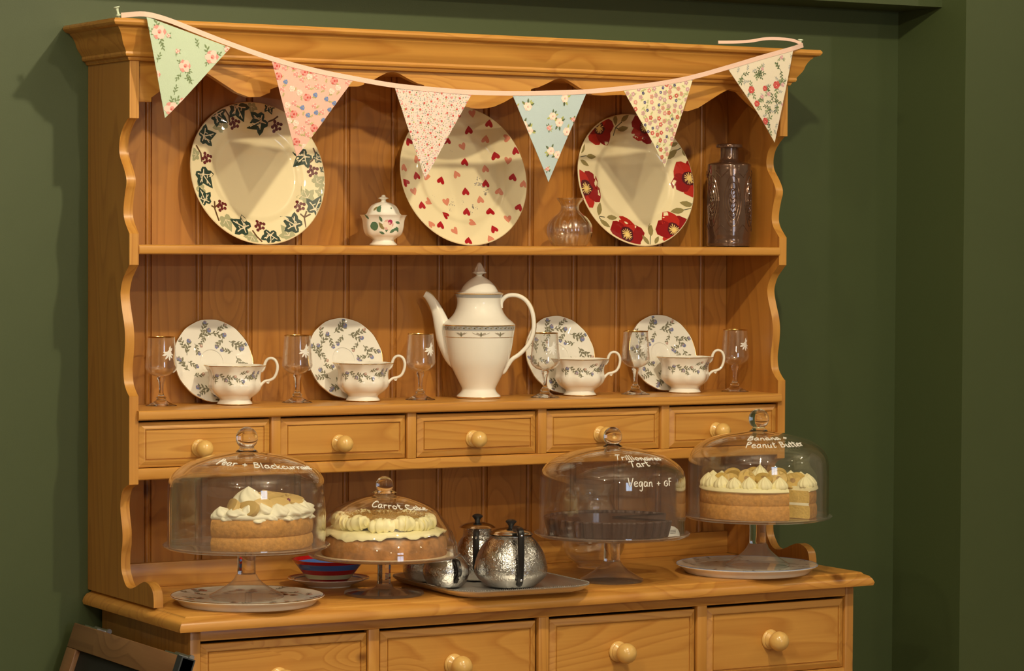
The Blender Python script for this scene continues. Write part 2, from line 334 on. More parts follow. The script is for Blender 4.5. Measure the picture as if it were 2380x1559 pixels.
# ------------------------------------------------------------------ dresser base
WT = .026; BX0, BX1, BY0 = .0205, 1.4600, -.226
base = thing('dresser_cabinet', 'orange pine dresser base with four drawers and overhanging moulded worktop', 'dresser', (.725, 0, FLO))
def T(o): o.location.x -= .725; o.location.z -= FLO; return o          # base parts are modelled in room space
b = MB()
y0 = -.2545
edge = [(y0, -WT), (y0 - .002, -WT + .006), (y0 + .001, -WT + .013), (y0 + .006, -WT + .019), (y0 + .014, -WT + .022), (y0 + .016, -.0015), (y0 + .018, 0)]
wl, wr = -.010, 1.487; rows = []
for (yy, zz) in edge:
    o_ = yy - y0; rows.append([(wl + o_, WY - .004, zz), (wl + o_, yy, zz), (wr - o_, yy, zz), (wr - o_, WY - .004, zz)])
v = [p for r in rows for p in r]; f = []
for i in range(len(rows) - 1):
    for j in range(4): a = i * 4 + j; c = i * 4 + (j + 1) % 4; f.append((a, c, c + 4, a + 4))
f.append((0, 3, 2, 1)); k = (len(rows) - 1) * 4; f.append((k, k + 1, k + 2, k + 3))
b.add(v, f); T(b.build('worktop', wx, base, ang=50, fix=True))
b = MB(); b.box(BX0, BX0 + .02, BY0, WY - .02, FLO + .06, -WT); T(b.build('side_panel', wsd, base, bevel=.0015))
b = MB(); b.box(BX1 - .02, BX1, BY0, WY - .02, FLO + .06, -WT); T(b.build('side_panel', wsd, base, bevel=.0015))
b = MB(); b.box(BX0 + .02, BX1 - .02, WY - .03, WY - .02, FLO + .06, -WT); T(b.build('back_panel', wsd, base))
b = MB(); b.box(BX0 + .02, BX1 - .02, BY0 + .001, BY0 + .02, -.0475, -WT); T(b.build('top_rail', wx, base, bevel=.001))
b = MB(); b.box(BX0 + .02, BX1 - .02, BY0 + .001, BY0 + .02, -.220, -.1912); T(b.build('drawer_rail', wx, base, bevel=.001))
b = MB(); b.box(BX0 - .012, BX1 + .012, BY0 - .012, WY - .02, FLO, FLO + .07); T(b.build('plinth', wx, base, bevel=.004))
def drawer_front(wd, hh, m, by=.0):
    # raised-and-fielded front centred on its own origin, outer face towards -y
    W2, H2 = wd / 2, hh / 2; bd = .0135
    rings = [(0, .016), (0, .004), (.001, .003), (.0105, -.001), (.0125, -.0012), (.0127, .0022), (.0142, .0022), (.0155, -.0005)]
    rows = [[(-W2 + i, y, -H2 + i), (W2 - i, y, -H2 + i), (W2 - i, y, H2 - i), (-W2 + i, y, H2 - i)] for i, y in rings]
    v = [p for r in rows for p in r]; f = [(0, 3, 2, 1)]
    for i in range(len(rows) - 1):
        for j in range(4): a = i * 4 + j; c = i * 4 + (j + 1) % 4; f.append((a, c, c + 4, a + 4))
    k = (len(rows) - 1) * 4; f.append((k, k + 1, k + 2, k + 3)); B = MB(); B.add(v, f); return B.mesh('drawer', m, smooth=False, fix=True)
def knob_mesh(s):
    p = [(0, 0), (.017, 0), (.0185, .002), (.0175, .005), (.0155, .006), (.016, .0085), (.0135, .0105), (.0105, .0125), (.010, .015)] 
    p += [(.0100 + .0085 * sin(t), .0285 - .0135 * cos(t)) for t in [.35, .7, 1.05, 1.4, 1.7]]
    p = [(0, 0), (.0175, 0), (.0188, .002), (.0178, .005), (.0155, .006), (.0160, .0085), (.0135, .0105), (.0105, .0130)] + [(.0185 * sin(t), .0300 - .0185 * cos(t)) for t in [.62, .9, 1.2, 1.5, 1.8, 2.1, 2.4, 2.7, 2.95]] + [(0, .0485)]
    B = MB(); B.lathe([(r * s, z * s) for r, z in p], 28); return B.mesh('knob', wkn, ang=50)
k_small, k_big = knob_mesh(.86), knob_mesh(1.06)
dm = None
for i, (xa, xb, kx) in enumerate(((0.0412, 0.3704, 0.1909), (0.3945, 0.7272, 0.5477), (0.7533, 1.0839, 0.9043), (1.1101, 1.4377, 1.2572))):
    if dm is None: dm = drawer_front(.3275, .1365, wdr)
    xc = (xa + xb) / 2
    d = T(link('drawer', dm, base, (xc, BY0 + .002, -.1217)))
    link('knob', k_big, d, (kx - xc, -.001, -.001), (radians(90), 0, 0))
for xc in (0.3824, 0.7402, 1.097):
    b = MB(); b.box(xc - .011, xc + .011, BY0, BY0 + .02, -.1912, -.0475); T(b.build('divider', wz, base, bevel=.001))
for xa, xb in ((.041, .500), (.504, .976), (.980, 1.4395)):
    b = MB(); b.box(xa, xb, BY0 + .003, BY0 + .02, FLO + .07, -.220); T(b.build('door', wsd, base, bevel=.003))

# ------------------------------------------------------------------ dresser hutch
HW = 1.45; TH = .018; BK = .190
hut = thing('dresser_rack', 'orange pine dresser rack with scalloped sides, cornice, two shelves and five small drawers', 'dresser', (0, 0, 0))
sp = [(0, .985), (0, .8735), (-.0001, .8735)]
c1 = smooth([(.010, .8725), (.027, .8605), (.042, .8446), (.0485, .8246), (.045, .8057), (.027, .7844), (.0155, .7663), (.0150, .7531), (.0197, .7423), (.0265, .719), (.0275, .7011), (.0214, .6871), (.008, .6731), (0, .6655)], 4)
c2 = smooth([(0, .6092), (.009, .6024), (.030, .5835), (.0404, .563), (.0403, .5466), (.0326, .5233), (.024, .5009), (.020, .4776), (.0222, .4503), (.0275, .4211), (.0237, .3956), (.0115, .3801), (0, .3716)], 4)
c3 = smooth([(0, .2118), (.017, .2068), (.0312, .1987), (.0410, .1767), (.0392, .1541), (.0315, .1266), (.0315, .1014), (.0369, .082), (.0369, .0569), (.0267, .0391), (.0125, .0265), (-.0077, .0243), (-.0316, .0304), (-.0524, .0381), (-.0731, .0434), (-.0926, .0401), (-.1074, .0309), (-.1131, .0154), (-.1135, .0008)], 4)
side = [(0, 1.04), (0, .8735)] + c1 + c2 + c3 + [(WY - .001, .0008), (WY - .001, 1.04)]
for x in (0, HW - TH):
    b = MB(); b.prism(side, 'x', x, x + TH); me = b.mesh('side_panel', wsd if x == 0 else wb, ang=30, fix=True); me.materials.append(wz)
    for p in me.polygons:
        if abs(p.normal.x) < .5: p.material_index = 1
    link('side_panel', me, hut)
# back boards: tongue-and-groove with a bead along the left edge
pit = .10435; nb = 14; bm_ = None
for i in range(nb):
    xa = .0055 + pit * i; xb = xa + pit - .0006
    xa2 = max(xa, TH); xb2 = min(xb, HW - TH)
    if xb2 - xa2 < .004: continue
    z0, z1 = .046, 1.04; y = BK; bw = .0095
    if xa2 == xa:
        pl = [(xa, y + .009), (xa, y + .0042), (xa + .0018, y + .0042)]
        pl += [(xa + .002 + bw / 2 - bw / 2 * cos(t), y + .0042 - .0040 * sin(t)) for t in (0, .5, 1.05, 1.57, 2.1, 2.64, 3.14)]
        pl += [(xa + bw + .0042, y + .0042), (xa + bw + .0050, y), (xb2 - .001, y), (xb2, y + .002), (xb2, y + .009)]
    else: pl = [(xa2, y + .009), (xa2, y), (xb2 - .001, y), (xb2, y + .002), (xb2, y + .009)]
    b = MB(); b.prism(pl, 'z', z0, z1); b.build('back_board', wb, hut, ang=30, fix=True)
b = MB(); b.box(TH, HW - TH, BK - .012, BK + .006, 0, .046); b.build('back_rail', wx, hut, bevel=.0015)
# shelves
def nosed(x0, x1, y0, y1, z0, z1, m, name, r=.005):
    pl = [(y1, z0), (y1, z1)] + [(y0 + r - r * sin(t), z1 - r + r * cos(t)) for t in (0, .5, 1.05, 1.57)] + [(y0 + r - r * cos(t), z0 + r - r * sin(t)) for t in (0, .5, 1.05, 1.57)]
    b = MB(); b.prism(pl, 'x', x0, x1); return b.build(name, m, hut, ang=30, fix=True)
nosed(TH, HW - TH, -.003, BK, .6282, .6457, wx, 'plate_shelf')
nosed(TH - .003, HW - TH + .003, -.010, BK, .3275, .3455, wx, 'cup_shelf')
nosed(TH, HW - TH, .0, BK, .2185, .240, wx, 'bottom_shelf', .004)
xs = [(.018, .284), (.303, .5690), (.5905, .859), (.880, 1.1465), (1.168, 1.432)]
sm = drawer_front(.2635, .0822, wdr); kx = (.1386, .4247, .7135, 1.0033, 1.2801)
for i, (xa, xb) in enumerate(xs):
    xc = (xa + xb) / 2; d = link('drawer', sm, hut, (xc, .003, .2824)); link('knob', k_small, d, (kx[i] - xc, -.0005, -.0081), (radians(90), 0, 0))
    if i: 
        q = (xs[i - 1][1] + xa) / 2; b = MB(); b.box(q - .0095, q + .0095, .001, BK, .240, .3275); b.build('divider', wz, hut, bevel=.001)
# cornice: moulded front and returns, mitred
cp = [(0, .9765), (.0035, .9775), (.0055, .981), (.0055, .9825), (.0115, .985), (.013, .9885), (.0125, .9925), (.0165, .9985), (.0205, 1.004), (.0235, 1.010), (.0255, 1.017), (.029, 1.024), (.0325, 1.029), (.036, 1.032), (.037, 1.0345), (.0445, 1.0365), (.0475, 1.0385), (.050, 1.042), (.050, 1.0455), (.047, 1.049), (.02, 1.049)]
cp = [(o_, z_) for o_, z_ in cp]; rows = []
for o_, z_ in cp: rows.append([(-o_, WY - .001, z_), (-o_, -o_, z_), (HW + o_, -o_, z_), (HW + o_, WY - .001, z_)])
v = [p for r in rows for p in r]; f = []
for i in range(len(rows) - 1):
    for j in range(3): a = i * 4 + j; f.append((a, a + 1, a + 5, a + 4))
k = (len(rows) - 1) * 4; f.append((k, k + 1, k + 2, k + 3)); f.append((0, 3, 2, 1))
f.append(tuple(i * 4 for i in range(len(rows)))); f.append(tuple(i * 4 + 3 for i in reversed(range(len(rows))))); f.append((0, k, k + 3, 3))
b = MB(); b.add(v, f); b.build('cornice', wx, hut, ang=28, fix=True)
# scalloped frieze
half = [(TH, .904), (.0455, .904), (.0457, .912), (.060, .922), (.085, .938), (.115, .962), (.140, .966), (.160, .957), (.185, .943), (.215, .926), (.240, .9185), (.262, .9195), (.276, .9255), (.282, .9275), (.283, .934), (.30, .940), (.34, .945), (.40, .947), (.44, .944), (.466, .945), (.4775, .949), (.479, .953), (.495, .957), (.512, .966), (.528, .9735), (.540, .975), (.553, .972), (.572, .963), (.592, .955), (.6065, .952), (.6075, .947), (.625, .944), (.645, .936), (.668, .924), (.69, .915), (.712, .911), (.725, .9105)]
fr = half + [(1.45 - x, z) for x, z in reversed(half[:-1])] + [(HW - TH, 1.04), (TH, 1.04)]
b = MB(); b.prism(fr, 'y', .008, .024); b.build('frieze', wx, hut, ang=25, fix=True)


# ================================================================== objects
def interp(tab, t):
    if t <= tab[0][0]: return tab[0][1]
    for (a, p), (b, q) in zip(tab, tab[1:]):
        if t <= b: return p + (q - p) * ((t - a) / (b - a) if b > a else 0)
    return tab[-1][1]
def lathe_map(tab, mod=None, a0=-85, rref=.05):
    # (s, z) on the outside of a turned form; tab = [(z, r)]
    def m(s, z, e):
        a = radians(a0) + s / rref; r = interp(tab, z) * (mod(a, z, 0) if mod else 1) + e
        return (r * cos(a), r * sin(a), z)
    return m
CAMA = -30                       # yaw at which handles point to the right of the dresser
# ---------------------------------------------------------------- big leaning plates
def plate_prof(r, h=.022, foot=.55, th=.004):
    top = [(0, .0065), (r * .50, .0065), (r * .60, .0075), (r * .655, .0115), (r * .70, .0145), (r * .80, .017), (r * .95, h - .001), (r * .99, h)]
    bot = [(r, h - .0015), (r * .985, h - .0035), (r * .80, .012), (r * .66, .006), (r * .58, .0012), (r * .56, 0), (r * .53, 0), (r * .52, .002), (0, .0022)]
    return list(reversed(bot)), list(reversed(top))
def big_plate(name, label, x, r, painter, m=cream, group='dinner plates leaning on the top shelf', t=14):
    tr = radians(t); h = .022
    o = thing(name, label, 'plate', (x, .1815 - r * sin(tr) + h * cos(tr), .6473 + r * cos(tr) - h * sin(tr)), 0, group)
    o.rotation_euler = (radians(90) - tr, 0, 0)
    bo, to = plate_prof(r); b = MB(); P = prof(bo, 3) + prof(to, 3); b.lathe(P, 96); b.build('plate_body', m, o, ang=60)
    tab = sorted([(rr, z) for rr, z in prof(to, 3)])
    D = Decal(lambda px, py, e: (px, py, interp(tab, hypot(px, py)) + e)); D.rc = r * .985; painter(D, r); D.build('painted_pattern', o); return o
def paint_ivy(D, r):
    C = lambda x, y: ((x - 719) / 657 * r, -(y - 757) / 711 * r)
    for x, y, a, s in ((410, 285, 40, .085), (125, 590, 80, .06), (150, 925, 100, .06), (360, 1235, 200, .085), (590, 1400, 150, .075), (950, 1370, 30, .085), (1185, 985, 20, .085), (1300, 835, -60, .07), (1325, 950, 0, .06), (720, 95, 180, .055)):
        X, Y = C(x, y); ivy_leaf(D, X, Y, s * r * 2.0, radians(a), 'ivy_light', 0)
    for pts in (((455, 140), (490, 190), (495, 250)), ((140, 500), (180, 570), (185, 650)), ((270, 1045), (262, 1120), (285, 1235)), ((610, 1330), (640, 1390), (680, 1440)), ((1160, 1135), (1130, 1200), (1140, 1310)), ((1310, 560), (1270, 620), (1225, 660)), ((970, 185), (930, 215), (880, 235)), ((235, 1090), (262, 1105), (320, 1060)), ((1100, 1160), (1130, 1195), (1190, 1165)), ((1290, 500), (1310, 560), (1345, 600))):
        D.line([C(*p) for p in pts], r * .022, 'twig', 1)
    for x, y, a, s in ((235, 400, -75, .105), (375, 195, -120, .10), (580, 110, 205, .115), (795, 235, 115, .115), (190, 790, -145, .115), (168, 1025, 20, .095), (520, 1290, 60, .115), (775, 1385, 175, .10), (1020, 1265, 55, .115), (1250, 1105, -30, .115), (1195, 585, 130, .105), (1320, 600, -60, .06), (890, 95, 200, .06), (1365, 720, -20, .04)):
        X, Y = C(x, y); ivy_leaf(D, X, Y, s * r * 1.85, radians(a), 'ivy_dark', 2)
    for x, y in ((540, 262), (952, 280), (235, 615), (335, 1085), (685, 1278), (1100, 1080), (1262, 725)): X, Y = C(x, y); berries(D, X, Y, r * .075)
def paint_hearts(D, r):
    C = lambda x, y: ((x - 730) / 633 * r, -(y - 772) / 703 * r); rs = random.Random(3)
    for x, y, s in ((935, 850, 30), (905, 790, 18), (950, 930, 20), (870, 840, 16), (980, 900, 14), (820, 1070, 20), (800, 1125, 9), (720, 1020, 10), (620, 1020, 10), (610, 1060, 16), (575, 1100, 8), (668, 510, 8), (430, 970, 5), (905, 860, 14), (850, 1090, 10)):
        X, Y = C(x, y); 
        for q in range(5): D.poly(blob(X + rs.gauss(0, .0022), Y + rs.gauss(0, .0025), s / 633 * r * rs.uniform(.2, .5), 7, .3, rs), 'smudge', 0)
    for i, (x, y) in enumerate(((733, 145), (1047, 238), (847, 302), (632, 402), (212, 442), (1285, 512), (1093, 555), (787, 618), (525, 808), (975, 833), (1233, 778), (265, 778), (138, 853), (760, 918), (278, 1077), (1250, 1090), (520, 1162), (748, 1122), (978, 1120), (440, 1272), (972, 1310), (695, 1433))):
        X, Y = C(x, y); D.poly(xf(HEART, X, Y, r * .098, radians((0, 170, 5, 0, 25, 190, 195, 170, 160, 175, 165, 10, 40, 0, 0, -25, 45, 170, -10, 165, 20, 165)[i] + (180 if i in (0, 2, 3, 11, 13, 14, 15, 18) else 180 if i in (4, 12, 16, 20) else 0) + 0)), 'heart_red', 1)
    for i, (x, y) in enumerate(((885, 140), (640, 280), (1008, 390), (1212, 383), (783, 460), (520, 485), (1205, 608), (285, 610), (133, 706), (988, 683), (688, 745), (388, 770), (1325, 852), (1097, 915), (212, 940), (360, 1035), (553, 1025), (900, 998), (1125, 1205), (340, 1270), (578, 1330), (777, 1240), (917, 1412))):
        X, Y = C(x, y); D.poly(xf(HEART, X, Y, r * .095, radians((10, 190, 170, 95, 20, 160, -10, 200, 170, 185, 200, 90, 170, 160, 15, 60, 10, 185, 0, 210, 30, 60, 200)[i])), 'heart_pink', 1)
def poppy(D, x, y, s, a, rs):
    for k in range(5):
        t = a + k * 2 * pi / 5; px, py = x + s * .55 * cos(t), y + s * .55 * sin(t)
        pts = [(px + s * .52 * (1 + .12 * cos(3 * q + k)) * cos(q), py + s * .52 * (1 + .12 * sin(4 * q)) * sin(q)) for q in [2 * pi * i / 12 for i in range(12)]]
        D.poly(rimclip(pts), 'poppy' if k % 2 else 'poppy_deep', 1 + k % 3)
    D.poly(rimclip(blob(x, y, s * .42, 12, .18, rs)), 'poppy_core', 5)
    for k in range(15):
        t = k * 2 * pi / 15; D.line([(x + s * .08 * cos(t), y + s * .08 * sin(t)), (x + s * rs.uniform(.22, .34) * cos(t), y + s * rs.uniform(.22, .34) * sin(t))], s * .045, 'stamen', 6)
    D.poly(blob(x, y, s * .08, 7, 0, rs), 'stamen', 7)
_RC = [1]
def rimclip(pts):
    R = _RC[0] * .985; return [(x, y) if hypot(x, y) < R else (x * R / hypot(x, y), y * R / hypot(x, y)) for x, y in pts]
def paint_poppy(D, r):
    C = lambda x, y: ((x - 687) / 617 * r, -(y - 760) / 713 * r); rs = random.Random(5); _RC[0] = r
    for pts in (((510, 280), (540, 195), (610, 135)), ((540, 195), (560, 205), (600, 215)), ((110, 525), (180, 512), (240, 520)), ((240, 1180), (245, 1160), (300, 1165)), ((240, 1180), (280, 1215), (320, 1235)), ((740, 1470), (755, 1390), (775, 1330)), ((1250, 1075), (1160, 1080), (1100, 1085)), ((1260, 1020), (1200, 1015)), ((1210, 405), (1150, 440), (1090, 490)), ((690, 1370), (715, 1450))):
        D.line([C(*p) for p in pts], r * .013, 'leaf_grey', 1)
    for x, y, a, s, c in ((540, 175, 92, .16, 1), (560, 220, 12, .17, 1), (600, 130, 35, .15, 1), (125, 490, 62, .15, 0), (185, 515, 0, .16, 0), (110, 560, -28, .15, 0), (235, 1150, 70, .19, 0), (325, 1165, 0, .17, 0), (240, 1200, -32, .17, 0), (765, 1370, 78, .19, 0), (790, 1450, 50, .13, 0), (730, 1460, 120, .15, 0), (1165, 1080, 185, .2, 0), (1260, 1035, 165, .19, 0), (1060, 520, 38, .2, 0), (1100, 385, 20, .13, 1), (1250, 500, 110, .12, 0)):
        X, Y = C(x, y); D.poly(rimclip(xf(LEAF, X, Y, r * s * 1.15, radians(a))), 'leaf_olive' if not c else 'leaf_grey' if rs.random() < .3 else 'leaf_olive', 2)
    for x, y, s, a in ((350, 215, .225, 20), (140, 860, .25, 50), (515, 1350, .25, 10), (1020, 1300, .25, 30), (1262, 735, .25, 60), (850, 190, .20, 0)):
        X, Y = C(x, y); poppy(D, X, Y, r * s * 1.12, radians(a), rs)
big_plate('dinner_plate', 'cream dinner plate with ivy leaves and berries round its rim', .3254, .140, paint_ivy)
big_plate('dinner_plate', 'cream dinner plate scattered with red and pink hearts', .7735, .1423, paint_hearts)
big_plate('dinner_plate', 'cream dinner plate with big red poppies round its rim', 1.179, .1398, paint_poppy)

# ---------------------------------------------------------------- saucers, cups
def saucer_proto():
    o = thing('saucer', '', 'saucer', (0, 0, 0), 0, 'thistle saucers leaning on the middle shelf')
    r = .0815
    top = [(0, .0036), (.0215, .0036), (.0235, .0052), (.026, .0056), (.034, .0056), (.046, .007), (.058, .0095), (.074, .0130), (r - .0008, .0142)]
    bot = [(0, .0015), (.026, .0012), (.027, 0), (.030, 0), (.031, .0018), (.05, .0045), (.07, .0095), (r, .0128)]
    md = lambda a, z, rr: 1 + .004 * cos(14 * a) * (rr / r) ** 4
    b = MB(); b.lathe(prof(bot, 3) + [(rr, z) for rr, z in reversed(prof(top, 3))], 112, md); b.build('plate_body', white, o, ang=60)
    tab = prof(top, 3); D = Decal(lambda x, y, e: (x, y, interp(tab, hypot(x, y)) + e)); D.rc = r * .97; rs = random.Random(11)
    for k in range(9):
        a = radians(200 - k * 38 + rs.uniform(-6, 6)); rr = .053 + rs.uniform(-.003, .002)
        sprig(D, rr * cos(a), rr * sin(a), .0185, a - pi / 2 + rs.uniform(-.3, .3), 'thistle', 1, rs)
        sprig(D, (rr + .005) * cos(a - .2), (rr + .005) * sin(a - .2), .0150, a - pi / 2 + rs.uniform(.4, .9), 'thistle_pink' if k % 2 else 'thistle', 1, rs)
        sprig(D, (rr - .003) * cos(a + .25), (rr - .003) * sin(a + .25), .0140, a + pi + rs.uniform(-.5, .5), 'thistle' if k % 3 else 'thistle_pink', 1, rs)
    D.build('painted_pattern', o)
    g = MB(); n = 112; pts = [((r * md(t, 0, r) - .0004) * cos(t), (r * md(t, 0, r) - .0004) * sin(t), .0140) for t in [2 * pi * i / n for i in range(n + 1)]]
    g.tube(pts, .0006, 6); g.build('gold_rim', gold, o); return o
def place_all(o, lst, tilt=None):
    for i, (loc, lab, rz) in enumerate(lst):
        c = o if i == 0 else copy_tree(o)
        c.location = loc; c['label'] = lab
        if tilt is None: c.rotation_euler = (0, 0, radians(rz))
        else: c.rotation_euler = (Matrix.Rotation(radians(90 - tilt), 3, 'X') @ Matrix.Rotation(radians(rz), 3, 'Z')).to_euler()
place_all(saucer_proto(), [((.2397, .1765, .4222), 'thistle-patterned saucer leaning beside the leftmost wine glass', 0), ((.5196, .1765, .4222), 'thistle-patterned saucer leaning second from the left, between wine glasses', 62),
          ((1.0078, .1765, .4222), 'thistle-patterned saucer leaning just right of the coffee pot handle', 8), ((1.2557, .1765, .4222), 'thistle-patterned saucer leaning nearest the right end of the shelf', 75)], 16)
cupP = [(.0, .030), (.0015, .033), (.005, .0315), (.009, .0285), (.013, .031), (.020, .0405), (.028, .0465), (.036, .0485), (.044, .0475), (.052, .0470), (.060, .0485), (.067, .0520), (.0735, .0565)]
def cup_mod(a, z, r):
    t = max(0, min(1, (z - .008) / .02)); return 1 + .034 * t * cos(8 * a) + (.012 * max(0, (z - .06) / .014)) * cos(16 * a)
def cup_proto():
    o = thing('teacup', '', 'cup', (0, 0, 0), radians(CAMA), 'thistle teacups on the middle shelf')
    out = [(r, z) for z, r in smooth(cupP, 4)]; inn = [(r - .0022, z + .001) for z, r in smooth(cupP[3:], 4)]
    b = MB(); b.lathe([(0, .001), (.026, .001)] + out + [(r, max(z, .012)) for r, z in reversed(inn)] + [(0, .0115)], 96, cup_mod); b.build('bowl', white, o, ang=50)
    h = MB(); pts = smooth([(.0500, 0, .0625), (.0545, 0, .068), (.0575, 0, .079), (.0625, 0, .086), (.0700, 0, .0875), (.0770, 0, .083), (.0805, 0, .073), (.0790, 0, .061), (.0740, 0, .051), (.0665, 0, .0465), (.058, 0, .0445), (.052, 0, .040), (.0475, 0, .034)], 5)
    h.tube(pts, .0028, 10, up=(0, 1, 0), flat=1.35); h.tube([(.066, 0, .046), (.063, 0, .0405), (.060, 0, .042)], .0018, 8); hd = h.build('handle', white, o)
    g = MB(); k = pts[12:36]; g.tube([(x + .0016 * (1 if i > 8 else -.2), y, z + .0022 * (1 - i / 24)) for i, (x, y, z) in enumerate(k)], .0011, 6, up=(0, 1, 0), flat=1.6); g.build('gold_line', gold, hd)
    tab = [(z, r) for z, r in smooth(cupP, 4)]; D = Decal(lathe_map(tab, cup_mod, -85, .047)); rs = random.Random(2)
    for s, z, sc, a, fl in ((-.030, .058, .013, -.7, 'thistle'), (-.015, .052, .0125, 0, 'thistle_pink'), (.002, .050, .012, -.4, 'thistle'), (.020, .050, .013, .2, 'thistle'), (.012, .058, .010, .3, 'thistle_pink'), (.030, .046, .0125, .9, 'thistle'), (.028, .056, .011, -.3, 'thistle'), (-.036, .040, .011, 1.3, 'thistle'), (.0, .040, .010, 2.6, 'thistle_pink'), (-.05, .050, .012, .2, 'thistle'), (.048, .045, .012, 1.0, 'thistle')):
        sprig(D, s, z, sc, a, fl, 1, rs)
    D.build('painted_pattern', o)
    for z, rr, nm in ((.0735, .0562, 'gold_rim'), (.0012, .0334, 'gold_foot_ring')):
        g = MB(); g.tube([(rr * cup_mod(t, z, 0) * cos(t), rr * cup_mod(t, z, 0) * sin(t), z) for t in [2 * pi * i / 96 for i in range(97)]], .0007, 6); g.build(nm, gold, o)
    return o
place_all(cup_proto(), [((.2548, .100, .3458), 'scalloped thistle teacup in front of the leftmost saucer', CAMA - 3), ((.5255, .100, .3458), 'scalloped thistle teacup left of the coffee pot', CAMA - 1),
          ((1.0157, .100, .3458), 'scalloped thistle teacup right of the coffee pot', CAMA + 2), ((1.2689, .100, .3458), 'scalloped thistle teacup nearest the right end of the shelf', CAMA + 4)])
# ---------------------------------------------------------------- wine glasses
def glass_proto():
    o = thing('wine_glass', '', 'glass', (0, 0, 0), radians(CAMA), 'gold-rimmed etched wine glasses on the middle shelf')
    b = MB(); b.lathe(prof([(0, .0), (.0270, .0), (.0278, .0012), (.022, .0032), (.012, .0085), (.0085, .0125), (.0095, .0150), (.0075, .0172), (.0048, .022), (.0040, .030), (.0048, .040), (.0066, .0475), (.0078, .0515), (.0055, .054), (0, .0545)], 3), 28); b.build('stem_and_foot', gsol, o, ang=50)
    tab = [(.0535, .0030), (.0545, .010), (.0575, .018), (.0635, .0255), (.0700, .0290), (.0760, .0292), (.095, .0275), (.1275, .0248)]
    b = MB(); b.lathe([(r, z) for z, r in smooth(tab, 3)] + [(r - .0011, z) for z, r in reversed(smooth(tab, 3)[3:])], 48); b.build('bowl', gwine, o, ang=60)
    g = MB(); g.lathe([(.0249, .1270), (.0251, .1282), (.0243, .1286), (.0239, .1276), (.0241, .1268)], 48); g.build('gold_rim', gold, o)
    PR['etch'] = etch; D = Decal(lathe_map(tab, None, -52, .028)); rs = random.Random(4); X, Y = .000, .098
    for k in range(5):
        t = k * 2 * pi / 5 + .3; D.poly(blob(X + .0035 * cos(t), Y + .0035 * sin(t), .0028, 8, .1, rs), 'etch', 1)
    D.poly(blob(X, Y, .0018, 7, .1, rs), 'etch', 2)
    for a, l in ((3.4, .012), (2.9, .010), (-.9, .009), (-1.5, .011), (-2.2, .011), (.9, .011), (1.3, .013), (-.3, .008)): D.poly(xf(LEAF, X + .004 * cos(a), Y + .004 * sin(a), l * .85, a), 'etch', 0)
    D.build('etched_rose', o); return o
place_all(glass_proto(), [((.1139, .12, .3458), 'etched wine glass with gold rim at the left end of the shelf', CAMA), ((.3897, .11, .3458), 'etched wine glass with gold rim between the two left saucers', CAMA), ((.6508, .10, .3458), 'etched wine glass with gold rim just left of the coffee pot', CAMA + 8),
          ((.9131, .065, .3458), 'etched wine glass with gold rim under the coffee pot handle', CAMA - 6), ((1.1418, .09, .3458), 'etched wine glass with gold rim in front of the rightmost saucer', CAMA + 5), ((1.3932, .10, .3458), 'etched wine glass with gold rim at the right end of the shelf', CAMA + 6)])
# ---------------------------------------------------------------- coffee pot
o = thing('coffee_pot', 'tall white china coffee pot with gilt bands and long spout', 'coffee pot', (.7815, .10, .3458), radians(-31))
PT = [(0, .040), (.002, .0435), (.006, .0425), (.011, .037), (.017, .0335), (.022, .0345), (.032, .0395), (.053, .0500), (.073, .0590), (.098, .0650), (.125, .0690), (.1435, .0712), (.1465, .0705), (.151, .0660), (.157, .0585), (.164, .0520), (.174, .0465), (.186, .0435), (.196, .0440), (.2035, .0465), (.2065, .0490)]
out = smooth(PT, 4); b = MB(); b.lathe([(0, .001), (.034, .001)] + [(r, z) for z, r in out] + [(r - .003, z) for z, r in reversed(out[40:])] + [(0, .140)], 80); b.build('body', white, o, ang=45)
b = MB(); b.lathe(prof([(0, .2040), (.044, .2045), (.0462, .2060), (.0445, .2080), (.038, .2100), (.0365, .2125), (.031, .2215), (.023, .2300), (.014, .2365), (.0075, .2400), (.0055, .2425), (.0075, .2445), (0, .2455)], 3), 64); ld = b.build('lid', white, o, ang=45)
b = MB(); b.lathe([(0, .2450), (.0075, .2448), (.0125, .2462), (.0128, .2478), (.0105, .2500), (.0088, .2540), (.0068, .2590), (.0050, .2630), (.0028, .2665), (0, .2675)], 30, lambda a, z, r: 1 + .09 * cos(10 * a) * (1 if z < .262 else .3)); b.build('finial', white, ld, ang=60)
b = MB(); b.tube(smooth([(-.014, 0, .058), (-.040, 0, .084), (-.060, 0, .112), (-.0715, 0, .140), (-.0805, 0, .166), (-.0900, 0, .186), (-.1000, 0, .1995), (-.1075, 0, .2045)], 5), [q[0] for q in smooth([(.022, 0), (.0275, 0), (.0225, 0), (.0170, 0), (.0125, 0), (.0098, 0), (.0080, 0), (.0062, 0)], 5)], 20, up=(0, 1, 0), flat=.72)
sp_ = b.build('spout', white, o)
b = MB(); b.tube(smooth([(-.066, .0, .1545), (-.0715, 0, .163), (-.0790, 0, .1835), (-.088, 0, .1995), (-.0965, 0, .2085), (-.104, 0, .2105)], 5), .0010, 6); b.build('gold_line', gold, sp_)
b = MB(); HP = smooth([(.0430, 0, .178), (.0440, 0, .190), (.0520, 0, .2000), (.0650, 0, .2035), (.0800, 0, .2010), (.0940, 0, .1910), (.1040, 0, .1730), (.1080, 0, .1500), (.1060, 0, .1260), (.0960, 0, .1040), (.0800, 0, .0870), (.0660, 0, .0770), (.0580, 0, .0660), (.0500, 0, .0530), (.0440, 0, .0500)], 5)
b.tube(HP, .0043, 12, up=(0, 1, 0), flat=1.15); hd = b.build('handle', white, o)
